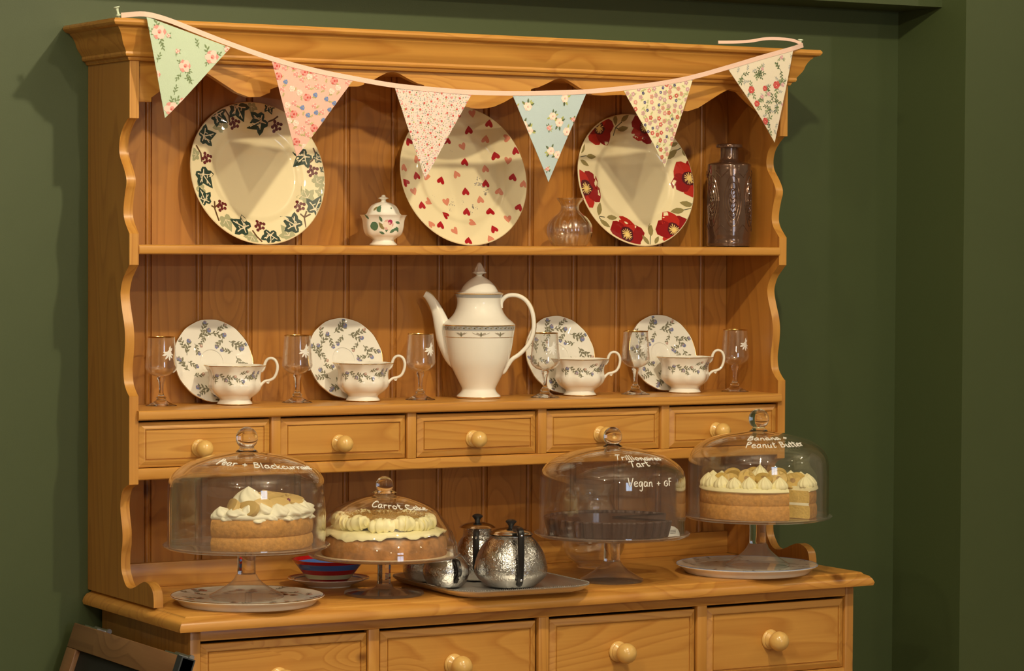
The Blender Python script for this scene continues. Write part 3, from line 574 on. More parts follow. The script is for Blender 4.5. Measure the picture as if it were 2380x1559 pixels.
b = MB(); b.tube([(x * 1.045 - .0005, y, z + (.0036 if z > .15 else 0)) for x, y, z in HP[8:58]], .0009, 6); b.build('gold_line', gold, hd)
for nm, z0, z1, m_ in (('gold_band', .1432, .1450, gold), ('patterned_band', .1345, .1430, PR['grey_band']), ('gold_band', .1208, .1216, gold), ('gold_band', .2052, .2068, gold), ('patterned_band', .1985, .2050, PR['grey_band']), ('gold_foot_ring', .0016, .0034, gold)):
    zz = [z0 + (z1 - z0) * i / 4 for i in range(5)]; g = MB(); tb = [(z, r) for z, r in out]
    g.lathe([(interp(tb, z) - .0002, z) for z in zz[:1]] + [(interp(tb, z) + .0004, z) for z in zz] + [(interp(tb, z) - .0002, z) for z in zz[-1:]], 80); g.build(nm, m_, o)
D = Decal(lathe_map([(z, r) for z, r in out], None, -85, .069), eps=.0006)
for i in range(-9, 10):
    s = i * .0105; D.poly(xf(LEAF, s - .004, .1385, .0085, .35), 'leaf_grey' if i % 2 else 'spray', 1); D.poly(xf(LEAF, s + .004, .1385, .006, pi - .4), 'smudge', 2)
for s0, w_ in ((0, .017), (-.040, .012), (.040, .012)):
    D.line([(s0 - w_ + 2 * w_ * t / 8, .131 - .005 * sin(pi * t / 8)) for t in range(9)], .0007, 'smudge', 1); D.poly(xf(LEAF, s0, .1225, .010, pi / 2), 'spray', 2)
    for q in (-1, 1): D.poly(blob(s0 + q * .0075, .1295, .0016, 7), 'smudge', 2); D.poly(xf(LEAF, s0 + q * .001, .126, .007, pi / 2 - q * .9), 'smudge', 1)
D.build('painted_pattern', o)

# ---------------------------------------------------------------- sugar bowl, vase, bottle
o = thing('sugar_bowl', 'small white lidded sugar bowl painted with a pink rose', 'bowl', (.5628, .09, .6460), radians(-30))
sg = [(0, .0255), (.002, .0268), (.006, .0225), (.010, .0205), (.014, .025), (.019, .0325), (.026, .0365), (.036, .0385), (.046, .0395), (.053, .0415), (.0585, .0450)]
md = lambda a, z, r: 1 + .025 * cos(8 * a) * min(1, z / .02)
so = smooth(sg, 4); b = MB(); b.lathe([(0, .001)] + [(r, z) for z, r in so] + [(r - .003, z) for z, r in reversed(so[18:])] + [(0, .016)], 64, md); b.build('bowl', white, o, ang=45)
b = MB(); lp = prof([(0, .0570), (.034, .0572), (.0345, .0590), (.0310, .0625), (.0285, .0690), (.0230, .0765), (.0140, .0815), (.0070, .0835), (.0045, .0855), (.0050, .0880), (.0095, .0900), (.0090, .0915), (.0045, .0935), (.0030, .0965), (0, .0975)], 3); b.lathe(lp, 64, lambda a, z, r: 1 + .02 * cos(8 * a)); ld = b.build('lid', white, o, ang=45)
D = Decal(lathe_map([(z, r) for z, r in so], md, -85, .039)); rs = random.Random(9)
D.poly(blob(-.020, .037, .0085, 12, .06, rs), 'leaf_green', 1)
for x, y, a, l in ((.000, .030, 2.2, .018), (.004, .025, 1.4, .016), (.012, .024, .6, .015), (.018, .030, .2, .014), (.022, .045, -.2, .013), (-.004, .045, 2.0, .012), (.024, .036, -.9, .014), (-.03, .05, 2.2, .012), (.001, .022, 2.8, .012)): D.poly(xf(LEAF, x, y, l, a), 'leaf_green' if l < .017 else 'leaf_olive', 1)
for k in range(6): t = k * pi / 3; D.poly(blob(.008 + .0055 * cos(t), .0395 + .0050 * sin(t), .0058, 9, .1, rs), 'rose_pale' if k % 2 else 'rose', 2 + k % 2)
D.poly(blob(.009, .040, .006, 9, .1, rs), 'rose_pale', 5); D.poly(blob(.0115, .0450, .0050, 9, .15, rs), 'rose_core', 6); D.poly(blob(.010, .0425, .0025, 7, .15, rs), 'rose', 7); D.build('painted_pattern', o)
D = Decal(lathe_map(sorted([(z, r) for r, z in lp if .058 < z < .084]), None, -85, .028)); D.poly(blob(-.008, .0700, .0065, 12, .06, rs), 'leaf_green', 1); D.poly(xf(LEAF, .013, .070, .010, .5), 'leaf_green', 1); D.poly(xf(LEAF, -.022, .066, .012, .8), 'leaf_olive', 1); D.build('painted_pattern', ld)
o = thing('bud_vase', 'small clear ribbed glass vase left of the poppy plate', 'vase', (.983, .09, .6460))
b = MB(); tw = lambda a, z, r: 1 + .022 * cos(16 * a + z * 45)
vo = [(0, .030), (.002, .034), (.008, .0385), (.020, .0435), (.034, .0450), (.046, .0420), (.058, .0330), (.066, .0235), (.072, .0185), (.079, .0175), (.085, .0200), (.092, .0255), (.0965, .0280)]
b.lathe([(0, .0005)] + [(r, z) for z, r in smooth(vo, 4)] + [(r - .0022, max(z, .004)) for z, r in reversed(smooth(vo, 4))] + [(0, .004)], 80, tw); b.build('glass_body', gsol if False else thin_glass('ribbed_glass', (.96, .95, .93), 2.8, .03), o, ang=60)
def bottlem():
    m, nt, out = mat('smoked_lustre_glass'); N = nt.nodes.new; L = nt.links.new; b = N('ShaderNodeBsdfPrincipled'); L(b.outputs[0], out.inputs[0]); pset(b, base=(.13, .070, .045, 1), metal=.55, rough=.16, coat=1, coatr=.04)
    tc = N('ShaderNodeTexCoord'); v = N('ShaderNodeTexVoronoi'); v.inputs['Scale'].default_value = 60; L(tc.outputs['Object'], v.inputs['Vector']); bp = N('ShaderNodeBump'); bp.inputs['Strength'].default_value = .5; bp.inputs['Distance'].default_value = .0012; L(v.outputs['Distance'], bp.inputs['Height']); L(bp.outputs[0], b.inputs['Normal']); return m
bt = bottlem()
o = thing('glass_bottle', 'dark brown embossed glass bottle at the right end of the top shelf', 'bottle', (1.375, .10, .6460), radians(-30))
b = MB(); b.lathe(prof([(0, .001), (.040, .001), (.0445, .003), (.0458, .008), (.0450, .014), (.0455, .020)], 2) + [(.0455 + .0006 * (i % 2), .022 + i * .0035) for i in range(41)] + prof([(.0455, .1665), (.0445, .1705), (.038, .1735), (.026, .1765), (.0205, .1800), (.0190, .1860), (.0188, .2020), (.0200, .2035), (.0272, .2045), (.0278, .2085), (.0270, .2115), (.0220, .2120), (.0160, .2115), (.0155, .19)], 3) + [(.0150, .185), (0, .18)], 64); b.build('bottle_body', bt, o, ang=50)
b = MB()
mp = lathe_map([(0, .0458), (.2, .0458)], None, -85, .0458)
for s0 in (-.048, 0, .048, .096):
    for k in range(3):
        w_, h_ = .019 - .005 * k, .052 - .013 * k
        b.tube([mp(s0 + w_ * cos(t) * (1 - .15 * sin(2 * t) ** 2), .094 + h_ * sin(t), .0003) for t in [2 * pi * i / 28 for i in range(29)]], .0012, 6)
    b.tube([mp(s0 + .0035 * sin(q * .9), .056 + q * .0046, .0003) for q in range(17)], .0010, 6)
    for q in range(7): 
        for sd in (-1, 1): b.tube([mp(s0, .060 + q * .009, .0003), mp(s0 + sd * .006, .066 + q * .009, .0008), mp(s0 + sd * .0075, .0625 + q * .009, .0003)], .0011, 5)
for s0 in (-.024, .024, .072, -.072):
    for z0, d in ((.155, -1), (.034, 1)): b.tube([mp(s0 + (q - 4) * .0035, z0 + d * (.012 - abs(q - 4) * .0035), .0003) for q in range(9)], .0010, 5)
b.build('embossed_pattern', bt, o)

# ---------------------------------------------------------------- handwriting
G = {'P': (.6, [[(.12, 0), (.14, .5), (.17, 1)], [(.10, .92), (.35, 1), (.52, .85), (.45, .62), (.16, .48)]]), 'e': (.5, [[(.08, .28), (.25, .30), (.40, .38), (.34, .54), (.18, .54), (.07, .36), (.09, .12), (.24, .0), (.45, .08)]]),
     'a': (.55, [[(.40, .50), (.22, .56), (.07, .34), (.10, .06), (.26, .02), (.38, .22), (.42, .50), (.40, .12), (.52, .02)]]), 'r': (.45, [[(.10, .54), (.13, 0)], [(.13, .30), (.24, .52), (.42, .50)]]), '+': (.6, [[(.10, .34), (.50, .36)], [(.30, .10), (.30, .60)]]),
     'B': (.65, [[(.12, 0), (.14, 1)], [(.10, .97), (.40, .96), (.48, .75), (.34, .56), (.14, .52), (.42, .50), (.55, .28), (.40, .04), (.08, .02)]]), 'l': (.25, [[(.12, 1), (.10, .1), (.16, 0)]]), 'c': (.45, [[(.40, .46), (.24, .56), (.08, .38), (.09, .10), (.24, 0), (.42, .08)]]),
     'k': (.5, [[(.12, 1), (.10, 0)], [(.42, .56), (.12, .26), (.44, 0)]]), 'u': (.52, [[(.10, .54), (.10, .12), (.22, 0), (.36, .12), (.40, .54), (.40, .06), (.48, 0)]]), 'n': (.52, [[(.10, .54), (.12, 0)], [(.12, .34), (.26, .54), (.38, .44), (.40, .04), (.48, 0)]]), 't': (.42, [[(.20, .90), (.18, .10), (.28, 0), (.38, .08)], [(.04, .60), (.38, .64)]]),
     'C': (.7, [[(.60, .84), (.42, 1), (.18, .86), (.06, .5), (.14, .12), (.36, 0), (.62, .14)]]), 'o': (.52, [[(.26, .55), (.10, .42), (.08, .14), (.24, 0), (.40, .14), (.42, .40), (.26, .55)]]), 'T': (.62, [[(.02, .88), (.30, .95), (.60, .98)], [(.32, .95), (.26, 0)]]), 'i': (.24, [[(.12, .52), (.11, .05)], [(.13, .74), (.15, .80)]]),
     's': (.42, [[(.36, .50), (.20, .56), (.10, .42), (.32, .20), (.26, .02), (.08, .04)]]), 'V': (.62, [[(.06, 1), (.28, 0), (.58, .98)]]), 'g': (.55, [[(.42, .50), (.22, .56), (.08, .34), (.14, .06), (.30, .06), (.42, .50), (.42, -.30), (.30, -.55), (.14, -.42)]]), 'G': (.65, [[(.52, .60), (.28, .66), (.08, .42), (.12, .10), (.34, 0), (.54, .18), (.54, .38), (.34, .36)]]),
     'F': (.55, [[(.14, 0), (.16, 1)], [(.14, .98), (.50, 1)], [(.15, .56), (.42, .58)]]), ' ': (.4, [])}
def write(parent, tab, text, th0, th1, s0a, s0b, ha, hb, rad=.0010):
    # tab: [(arc length from rim, r, z)]; letters laid on the outside of the dome between two bearings
    W = sum(G[c][0] for c in text); X = 0; b = MB()
    tr = [(s, r) for s, r, z in tab]; tz = [(s, z) for s, r, z in tab]
    def P(x, y):
        t = x / W; a = radians(th0 + (th1 - th0) * t); s = s0a + (s0b - s0a) * t + y * (ha + (hb - ha) * t); r = interp(tr, s) + .0007
        return (r * cos(a), r * sin(a), interp(tz, s) + .0005)
    for c in text:
        for st in G[c][1]:
            q = smooth(st, 4) if len(st) > 2 else [(st[0][0] + (st[1][0] - st[0][0]) * i / 4, st[0][1] + (st[1][1] - st[0][1]) * i / 4) for i in range(5)]
            b.tube([P(X + x, y) for x, y in q], rad, 6)
        X += G[c][0]
    return b.build('handwriting', MATS['chalk'], parent, label='white handwritten ' + text)
MATS['chalk'] = simple('white_marker', (.85, .83, .78), .6)
# ---------------------------------------------------------------- cake stands with domes
def arcs(pr_):
    out = [(0, *pr_[0])]; s = 0
    for a, c in zip(pr_, pr_[1:]): s += hypot(c[0] - a[0], c[1] - a[1]); out.append((s, *c))
    return out
def stand(label, x, y, z, foot, fr, ft, stem, dz, dr, rim=.0025):
    # foot: radius; fr: flare shape exponent; ft: top of foot; dz: top of the plate
    o = thing('cake_stand', label, 'cake stand', (x, y, z), 0, 'glass pedestal cake stands on the worktop')
    b = MB(); n = 10; o_ = [(foot, 0), (foot + .0008, .002), (foot - .001, .0045)] + [(stem + .003 + (foot - .003 - stem) * (1 - i / n) ** fr, .0055 + (ft - .0055) * i / n) for i in range(n + 1)] + [(stem + .001, ft + .003), (0, ft + .003)]
    b.lathe([(0, .0)] + o_, 64); b.build('foot', gdisk, o, ang=50)
    b = MB(); b.lathe([(0, ft + .0035), (stem, ft + .0035), (stem * .97, (ft + dz) / 2), (stem, dz - .012), (stem + .003, dz - .0078), (0, dz - .0078)], 10 if fr > 1.7 else 32); b.build('stem', gsol, o, ang=30)
    b = MB(); b.lathe([(0, dz - .0072), (dr * .75, dz - .0068), (dr * .96, dz - .0045), (dr, dz - .001), (dr + .001, dz + rim * .6), (dr - .0008, dz + rim), (dr - .0020, dz + rim * .6), (dr - .0034, dz), (0, dz)], 96); b.build('top_plate', gdisk, o, ang=50); return o
def dome(label, x, y, z, prof_, kn, texts):
    o = thing('cake_dome', label, 'cake dome', (x, y, z + .0004), 0, 'clear glass domes over the cakes')
    t = .0028; pp = [(a, c) for a, c in smooth(prof_, 4)]; b = MB(); b.lathe(pp + [(0, pp[-1][1] + .0001)] + [(0, pp[-1][1] - t)] + [(max(0, r - t), zz - (t if i < len(pp) // 2 else 0)) for i, (r, zz) in enumerate(reversed(pp))] + [pp[0]], 96); b.build('glass_cover', gdome, o, ang=60)
    kr, kz, nk = kn; top = pp[-1][1]; b = MB()
    b.lathe([(0, top + .0004), (nk * 1.5, top + .0004), (nk * 1.05, top + .004), (nk * .95, kz - kr * .75)] + [(kr * sin(q), kz - kr * cos(q)) for q in [.85, 1.1, 1.4, 1.7, 2.0, 2.3, 2.6, 2.9]] + [(0, kz + kr)], 40); b.build('knob', gsol, o, ang=60)
    tab = arcs(pp)
    for tx in texts: write(o, tab, *tx)
    return o
DP1 = [(.1424, 0), (.1422, .004), (.1421, .010), (.1420, .025), (.1420, .05), (.1412, .100), (.1385, .1175), (.1320, .1280), (.1200, .1385), (.0990, .1500), (.0660, .1600), (.0300, .1660), (.016, .1675)]
DP2 = [(.1364, 0), (.1360, .003), (.1355, .009), (.1342, .020), (.1255, .043), (.1170, .056), (.1090, .067), (.1000, .079), (.0850, .0890), (.0650, .0980), (.0420, .1055), (.0260, .1085), (.0200, .1095), (.0190, .1130), (.013, .1135)]
DP4 = [(.1402, 0), (.1401, .004), (.1400, .010), (.1400, .025), (.1400, .05), (.1395, .095), (.1375, .1135), (.1320, .1270), (.1200, .1400), (.0990, .1520), (.0660, .1610), (.0300, .1660), (.016, .1675)]
TX1 = [('Pear + Blackcurrant', -149.5, -41.5, 0.1725, 0.1452, 0.0256, 0.011)]
TX2 = [('Carrot Cake', -137.0, -57.0, 0.1185, 0.0999, 0.0254, 0.013)]
TX3 = [('Trillionaires', -119.5, -62.5, 0.1682, 0.1597, 0.0248, 0.0137), ('Tart', -106.5, -86.0, 0.1418, 0.1443, 0.0196, 0.0171), ('Vegan + GF', -110.5, -69.5, 0.1016, 0.0991, 0.0163, 0.0145)]
TX4 = [('Banana +', -140.0, -81.0, 0.1783, 0.186, 0.0256, 0.0153), ('Peanut Butter', -138.0, -74.0, 0.1484, 0.1535, 0.0205, 0.018)]
def big_dish(label, x, y, r, painter, edge=None, m=white):
    o = thing('serving_plate', label, 'plate', (x, y, 0), 0, 'big plates under the cake stands')
    top = [(0, .0125), (r * .70, .0125), (r * .76, .0130), (r * .84, .0142), (r * .95, .0163), (r * .99, .0172)]; bot = [(0, .001), (r * .70, .001), (r * .72, 0), (r * .84, 0), (r * .875, .0012), (r * .92, .0080), (r * .985, .0140), (r, .0160)]
    b = MB(); b.lathe(prof(bot, 3) + [(a, c) for a, c in reversed(prof(top, 3))], 96); b.build('plate_body', m, o, ang=60)
    tab = prof(top, 3); D = Decal(lambda px, py, e: (px, py, interp(tab, hypot(px, py)) + e)); D.rc = r * .97; painter(D, r); D.build('painted_pattern', o)
    if edge: g = MB(); g.tube([((r - .0012) * cos(q), (r - .0012) * sin(q), .0170) for q in [2 * pi * i / 96 for i in range(97)]], .0007, 6); g.build('rim_line', edge, o)
    return o
def brownflowers(D, r):
    rs = random.Random(21)
    for i in range(34):
        a = rs.uniform(0, 2 * pi); q = r * rs.uniform(.35, .88); X, Y = q * cos(a), q * sin(a)
        if i % 2: sprig(D, X, Y, r * .13, rs.uniform(0, 6.3), 'heart_pink', 1, rs)
        else:
            for k in range(5): D.poly(blob(X + r * .03 * cos(k * 1.26), Y + r * .03 * sin(k * 1.26), r * .036, 8, .2, rs), 'twig' if k % 2 else 'heart_pink', 2)
def faintsprays(D, r):
    rs = random.Random(22)
    for i in range(26):
        a = i * .8; q = r * rs.uniform(.5, .9); sprig(D, q * cos(a), q * sin(a), r * .07, a + rs.uniform(-1, 1), 'smudge', 1, rs)
big_dish('white floral serving plate under the pear cake stand', .1750, -.130, .1385, brownflowers, gold)
big_dish('pale serving plate with a blue rim under the banana cake stand', 1.2640, -.135, .1410, faintsprays, simple('blue_line', (.25, .32, .55), .3), simple('greyish_white_china', (.87, .84, .76), .3, coat=1.0, coatr=.05))
S1 = (.166, -.1450, .0135); S2 = (.4588, -.118, 0); S3 = (.9435, -.1400, 0); S4 = (1.2720, -.1600, .0135)
stand('glass cake stand on the white floral plate at the left', *S1, .0665, 1.55, .040, .0165, .0950, .1490)
stand('low glass cake stand with flat foot bearing the carrot cake', *S2, .0735, 2.6, .0165, .0125, 0.0745, .1405)
stand('glass cake stand standing straight on the worktop under the chocolate tart', *S3, .0605, 1.4, .036, .0160, .0930, .1500)
stand('glass cake stand on the blue-rimmed plate at the right', *S4, .0640, 1.55, .043, .0168, .1010, .1460)
def at(s, dz): return (s[0], s[1], s[2] + dz)
dome('tall glass dome marked Pear + Blackcurrant', *at(S1, .0951), DP1, (.0200, .1915, .0135), TX1)
dome('low rounded glass dome marked Carrot Cake', *at(S2, .0746), DP2, (.0165, .1280, .0165), TX2)
dome('tall glass dome marked Trillionaires Tart, Vegan + GF', *at(S3, .0931), DP1, (.0185, .1865, .0130), TX3)
dome('tall glass dome marked Banana + Peanut Butter', *at(S4, .1011), DP4, (.0205, .1915, .0125), TX4)

# ---------------------------------------------------------------- cakes
crust = simple('baked_crust', (.60, .30, .075), .75, bump=.9, bscale=130, var=.45); crustd = simple('dark_baked_crust', (.46, .205, .055), .75, bump=1, bscale=75, var=.75); crumb = simple('yellow_crumb', (.72, .50, .14), .85, bump=.8, bscale=220, var=.2)
cream_m = simple('buttercream', (.97, .90, .55), .5, bump=.15, bscale=120, sss=0.0); creamw = simple('whipped_cream', (.98, .94, .74), .5); choc = simple('chocolate_pastry', (.085, .040, .026), .5, bump=.5, bscale=150, var=.3); ganache = simple('chocolate_ganache', (.08, .036, .024), .25)
banana = simple('banana_slice', (.62, .42, .10), .4, var=.15, bscale=200); bancore = simple('banana_core', (.36, .21, .06), .5); pearm = simple('pear_slice', (.66, .46, .17), .35, var=.12, bscale=60); jam = simple('blackcurrant', (.16, .01, .05), .3)
def sector(r, zz, a0, a1, wob=.006, seed=1, flute=None, mside=0, mcut=1, mtop=0, fil=None):
    # zz: [(z, radius factor)] rows; a0..a1 degrees (full turn allowed); material 0 side, 1 cut, 2 filling line
    rs = random.Random(seed); full = abs(a1 - a0) >= 359.9; n = max(8, int(abs(a1 - a0) / 3)) if not flute else max(8, int(abs(a1 - a0) * flute / 360) * 4)
    b = MB(); v = []; ph = [rs.uniform(0, 6.28) for _ in range(4)]
    for z, kf in zz:
        for i in range(n + (0 if full else 1)):
            a = radians(a0 + (a1 - a0) * i / n); q = r * kf * (1 + wob * (sin(3 * a + ph[0]) + .6 * sin(7 * a + ph[1] + z * 40) + .4 * sin(13 * a + ph[2])))
            if flute: q *= 1 + .012 * (1 if i % 4 < 2 else -1)
            v.append((q * cos(a), q * sin(a), z))
    cols = n if full else n + 1; f = []; m = []; k = len(zz)
    for j in range(k - 1):
        for i in range(n):
            i2 = (i + 1) % cols; f.append((j * cols + i, j * cols + i2, (j + 1) * cols + i2, (j + 1) * cols + i)); m.append(mside)
    c0 = len(v)
    for z, kf in zz: v.append((0, 0, z))
    if not full:
        for j in range(k - 1):
            mm = 2 if fil is not None and j in fil else mcut
            f.append((c0 + j, j * cols, (j + 1) * cols, c0 + j + 1)); m.append(mm); f.append((j * cols + n, c0 + j, c0 + j + 1, (j + 1) * cols + n)); m.append(mm)
    for i in range(n):
        i2 = (i + 1) % cols; f.append((c0 + k - 1, (k - 1) * cols + i, (k - 1) * cols + i2)); m.append(mtop); f.append((c0, i2, i)); m.append(0)
    b.v = v; b.f = f; b.m = m; return b
def rosette(r, h, ribs=9, tw=1.5, n=45, dp=.11):
    P = [(0, 0), (r * .85, 0), (r, h * .14), (r * .98, h * .32), (r * .80, h * .54), (r * .54, h * .74), (r * .26, h * .90), (r * .07, h), (0, h * 1.03)]
    P = prof(P, 2); b = MB(); b.lathe(P, n, lambda a, z, q: 1 + dp * cos(ribs * (a + tw * z / h)) * min(1, q / (r * .4))); return b
def inside(a, a0, a1): return a0 <= a <= a1
cd = -115  # bearing of the room-side front
# pear and blackcurrant cake (a large piece has gone from the left)
o = thing('pear_cake', 'cut sponge cake topped with piped cream and pear slices', 'cake', at(S1, .0952)); A0, A1 = cd - 32, cd + 100
sector(.1190, [(0, .975), (.004, .995), (.014, 1.0), (.021, .985), (.0235, .965), (.026, .985), (.040, 1.0), (.050, .99), (.0545, .965)], A0, A1, .006, 3, fil=(4,)).build('sponge', [crust, crumb, creamw], o, ang=50)
sector(.1150, [(.0545, .98), (.058, 1.01), (.063, 1.0), (.066, .96)], A0 - 1, A1, .012, 4).build('cream_layer', creamw, o, ang=60)
rs = random.Random(8)
base_r = [rosette(.022, .022, 6, .8, dp=.10).mesh('rosette', creamw, ang=70), rosette(.019, .026, 5, 1.2, dp=.13).mesh('rosette', creamw, ang=70), rosette(.025, .019, 5, 1.0, dp=.12).mesh('rosette', creamw, ang=70)]
for ring, (rr, st, off) in enumerate(((.099, 13.5, 0), (.066, 21, 6), (.105, 13.5, 7))):
    a = A0 + 6 + off
    while a < A1 - 3:
        q = link('cream_rosette', base_r[rs.randrange(3)], o, (rr * cos(radians(a)), rr * sin(radians(a)), .060 - (.010 if ring == 2 else 0) + rs.uniform(-.001, .002)), (rs.uniform(-.3, .3), rs.uniform(-.3, .3), rs.uniform(0, 6))); q.scale = [rs.uniform(.75, 1.05) * (1 if ring < 2 else .75)] * 3; a += st + rs.uniform(-2, 3)
big = rosette(.030, .038, 7, 1.3, dp=.13).build('cream_rosette', creamw, o, (.020 * cos(radians(cd + 10)), .020 * sin(radians(cd + 10)), .068), ang=70)
def slice_mesh(l, w_, t):
    b = MB(); pl = [(l * cos(q) * .5, w_ * sin(q) * (1 + .35 * cos(q)) * .5) for q in [2 * pi * i / 18 for i in range(18)]]; b.prism(pl, 'z', 0, t); return b.mesh('pear_slice', pearm, bevel=.0012, fix=True)
sl = slice_mesh(.062, .032, .009)
for rr, a, z, tx, ty, rz in ((.055, cd + 62, .083, .35, .15, 10), (.045, cd + 85, .086, .2, .2, 60), (.085, cd + 40, .075, 1.0, .2, 80), (.088, cd + 14, .074, 1.1, -.1, 100), (.098, cd + 3, .072, 1.0, .1, 40), (.085, cd - 14, .074, .9, .3, 20), (.075, cd + 75, .080, .3, .2, 0)):
    link('pear_slice', sl, o, (rr * cos(radians(a)), rr * sin(radians(a)), z), (tx, ty, radians(a + rz))).scale = (.8, .9, 1) if rr > .08 else (1, 1, 1)
b = MB()
for k in range(9): t = radians(cd + 70 + rs.uniform(-20, 14)); rr = rs.uniform(.05, .115); MBq = rosette(.004, .006, 5, 0, 12); n0 = len(b.v); b.add([(x + rr * cos(t), y + rr * sin(t), z + .082 - .012 * (rr > .09)) for x, y, z in MBq.v], MBq.f)
b.build('blackcurrants', jam, o)['kind'] = 'stuff'
# carrot cake
o = thing('carrot_cake', 'whole brown carrot cake with thick piped cream and golden crumbs', 'cake', at(S2, .0747))
sector(.1160, [(0, .985), (.003, 1.0), (.020, 1.0), (.032, .985), (.0375, .945)], 0, 360, .006, 6, mtop=0).build('sponge', [crustd, crumb], o, ang=50)
b = MB(); n = 144; rows = []
lo = lambda a: .0385 - .0030 * sin(2 * a + .6) - .0022 * sin(5 * a + 2) - .0016 * sin(11 * a) - .0013 * sin(23 * a) - .0008 * sin(41 * a)
for kf, dz in ((.978, 0), (.980, .0025), (.94, .0055), (.80, .009)): rows.append([(.1180 * kf * cos(a) * (1 + .006 * sin(17 * a)), .1180 * kf * sin(a) * (1 + .006 * sin(17 * a)), lo(a) + dz if dz < .004 else .0415 + dz * .7 + .0008 * sin(9 * a)) for a in [2 * pi * i / n for i in range(n)]])
v = [p for r_ in rows for p in r_] + [(0, 0, .056)]; f = [(j * n + i, j * n + (i + 1) % n, (j + 1) * n + (i + 1) % n, (j + 1) * n + i) for j in range(3) for i in range(n)] + [(3 * n + i, 3 * n + (i + 1) % n, 4 * n) for i in range(n)]
b.add(v, f); b.build('cream_layer', cream_m, o, ang=60)
def swirl(r, h, l, nr):   # a ridged shell of piped cream, its ridges standing upright
    b = MB(); k = nr * 6; pts = [(-l * .5 + l * i / k, .0015 * sin(i * .5), h * (.42 + .06 * sin(pi * i / k))) for i in range(k + 1)]
    rad = [r * (sin(pi * min(.97, .10 + .80 * i / k)) ** .55) * (1 + .20 * sin(2 * pi * i / 6)) for i in range(k + 1)]; b.tube(pts, rad, 18, up=(0, 0, 1), flat=1.0); return b
sw = [swirl(.0145, .030, .046, 7).mesh('swirl', cream_m, ang=70), swirl(.0135, .036, .042, 6).mesh('swirl', cream_m, ang=70)]
rs = random.Random(12)
for i in range(12):
    a = i * 360 / 12 + rs.uniform(-2, 2); q = link('cream_swirl', sw[i % 2], o, (.0820 * cos(radians(a)), .0820 * sin(radians(a)), .0465 + rs.uniform(-.001, .0015)), (0, rs.uniform(-.25, .1), radians(a + 90 + rs.uniform(-14, 14)))); q.scale = (1, 1, rs.uniform(.86, 1.0))
b = MB()
for i in range(1500):
    q = .084 * sqrt(rs.random()); a = rs.uniform(0, 2 * pi); z = (.069 if q < .07 else .071) + rs.uniform(0, .004); s = rs.uniform(.0008, .0022); x, y = q * cos(a), q * sin(a)
    b.add([(x + s * rs.uniform(.5, 1), y, z), (x - s, y + s * rs.uniform(.3, 1), z), (x - s * .5, y - s, z + s * .3), (x, y, z + s * 1.4)], [(0, 1, 3), (1, 2, 3), (2, 0, 3), (0, 2, 1)])
b.build('crumb_topping', simple('golden_crumbs', (.55, .34, .09), .8, var=.3, bscale=300), o, smooth=False)['kind'] = 'stuff'
b = MB(); b.lathe([(0, .058), (.070, .058), (.075, .064), (.06, .070), (0, .071)], 48); b.build('crumb_bed', simple('crumb_bed', (.60, .42, .14), .85, bump=1, bscale=200, var=.3), o)
b = MB(); n = 60; pl = [((.1265 + .002 * abs(sin(30 * a))) * cos(a), (.1265 + .002 * abs(sin(30 * a))) * sin(a)) for a in [2 * pi * i / 240 for i in range(240)]]; b.prism(pl, 'z', -.00005, .0003)
tag(b.build('cake_doily', simple('doily_paper', (.72, .58, .38), .7), None, at(S2, .0748), smooth=False), 'thin scalloped paper circle beneath the carrot cake', 'doily')
o.location.z += .0004
# chocolate tart
o = thing('chocolate_tart', 'flat dark chocolate tart with fluted pastry wall, partly eaten', 'tart', at(S3, .0932)); A0, A1 = cd + 52 - 292, cd + 52
sector(.1310, [(0, .93), (.002, .945), (.015, .975), (.030, 1.0), (.0325, .995), (.0325, .960), (.0290, .955)], A0, A1, .001, 2, flute=44).build('pastry_case', [choc, choc, choc], o, smooth=False)
sector(.1250, [(.026, .99), (.0292, .99)], A0 + .3, A1 - .3, .0, 2).build('filling', [ganache, simple('caramel', (.50, .22, .05), .3), ganache], o)
b = MB(); b.prism([(0, 0), (.030, 0), (.0295, .006), (.025, .013), (.015, .0190), (0, .0220)], 'y', 0, .0008)
cb = b.build('cake_card', simple('white_card', (.85, .83, .78), .6), None, (S3[0] + .0567, S3[1] - .1114, S3[2] + .0934), rot=(0, 0, radians(10)), smooth=False); tag(cb, 'small white paper card with printing standing at the right end of the tart', 'card')
PR['ink'] = simple('print_ink', (.03, .03, .03), .6); D = Decal(lambda x, y, e: (x, -e, y)); rs = random.Random(5)
for k in range(3):
    for q in range(5):
        x = .005 + q * .0030; y = .012 - k * .0028; D.line([(x, y), (x + .0021, y + rs.uniform(-.0004, .0004))], .0009, 'ink', 0)
D.build('small_print', cb)
# banana cake
o = thing('banana_cake', 'sponge cake with a slice missing, topped with cream peaks and banana', 'cake', at(S4, .1012)); A0, A1 = cd + 51, cd + 22 + 360
sector(.1160, [(0, .985), (.004, 1.0), (.020, 1.0), (.0255, .985), (.0280, .972), (.0305, .985), (.046, .99), (.0525, .975), (.0545, .95)], A0, A1, .004, 5, fil=(3, 4)).build('sponge', [crust, crumb, creamw], o, ang=50)
sector(.1165, [(.0525, .985), (.0550, 1.01), (.060, .995), (.0625, .95)], A0 + .5, A1 - .5, .010, 9).build('cream_layer', cream_m, o, ang=60)
rm = rosette(.0158, .0235, 11, .35, dp=.09).mesh('rosette', cream_m, ang=70); rs = random.Random(3)
for i in range(19):
    a = A0 + 8 + i * (A1 - A0 - 15) / 18; q = link('cream_rosette', rm, o, (.0995 * cos(radians(a)), .0995 * sin(radians(a)), .0600), (0, 0, i)); q.scale = (1, 1, rs.uniform(.92, 1.08))
q = link('cream_rosette', rm, o, (.02 * cos(radians(cd)), .02 * sin(radians(cd)), .0620)); q.scale = (1.35, 1.35, 1.7)
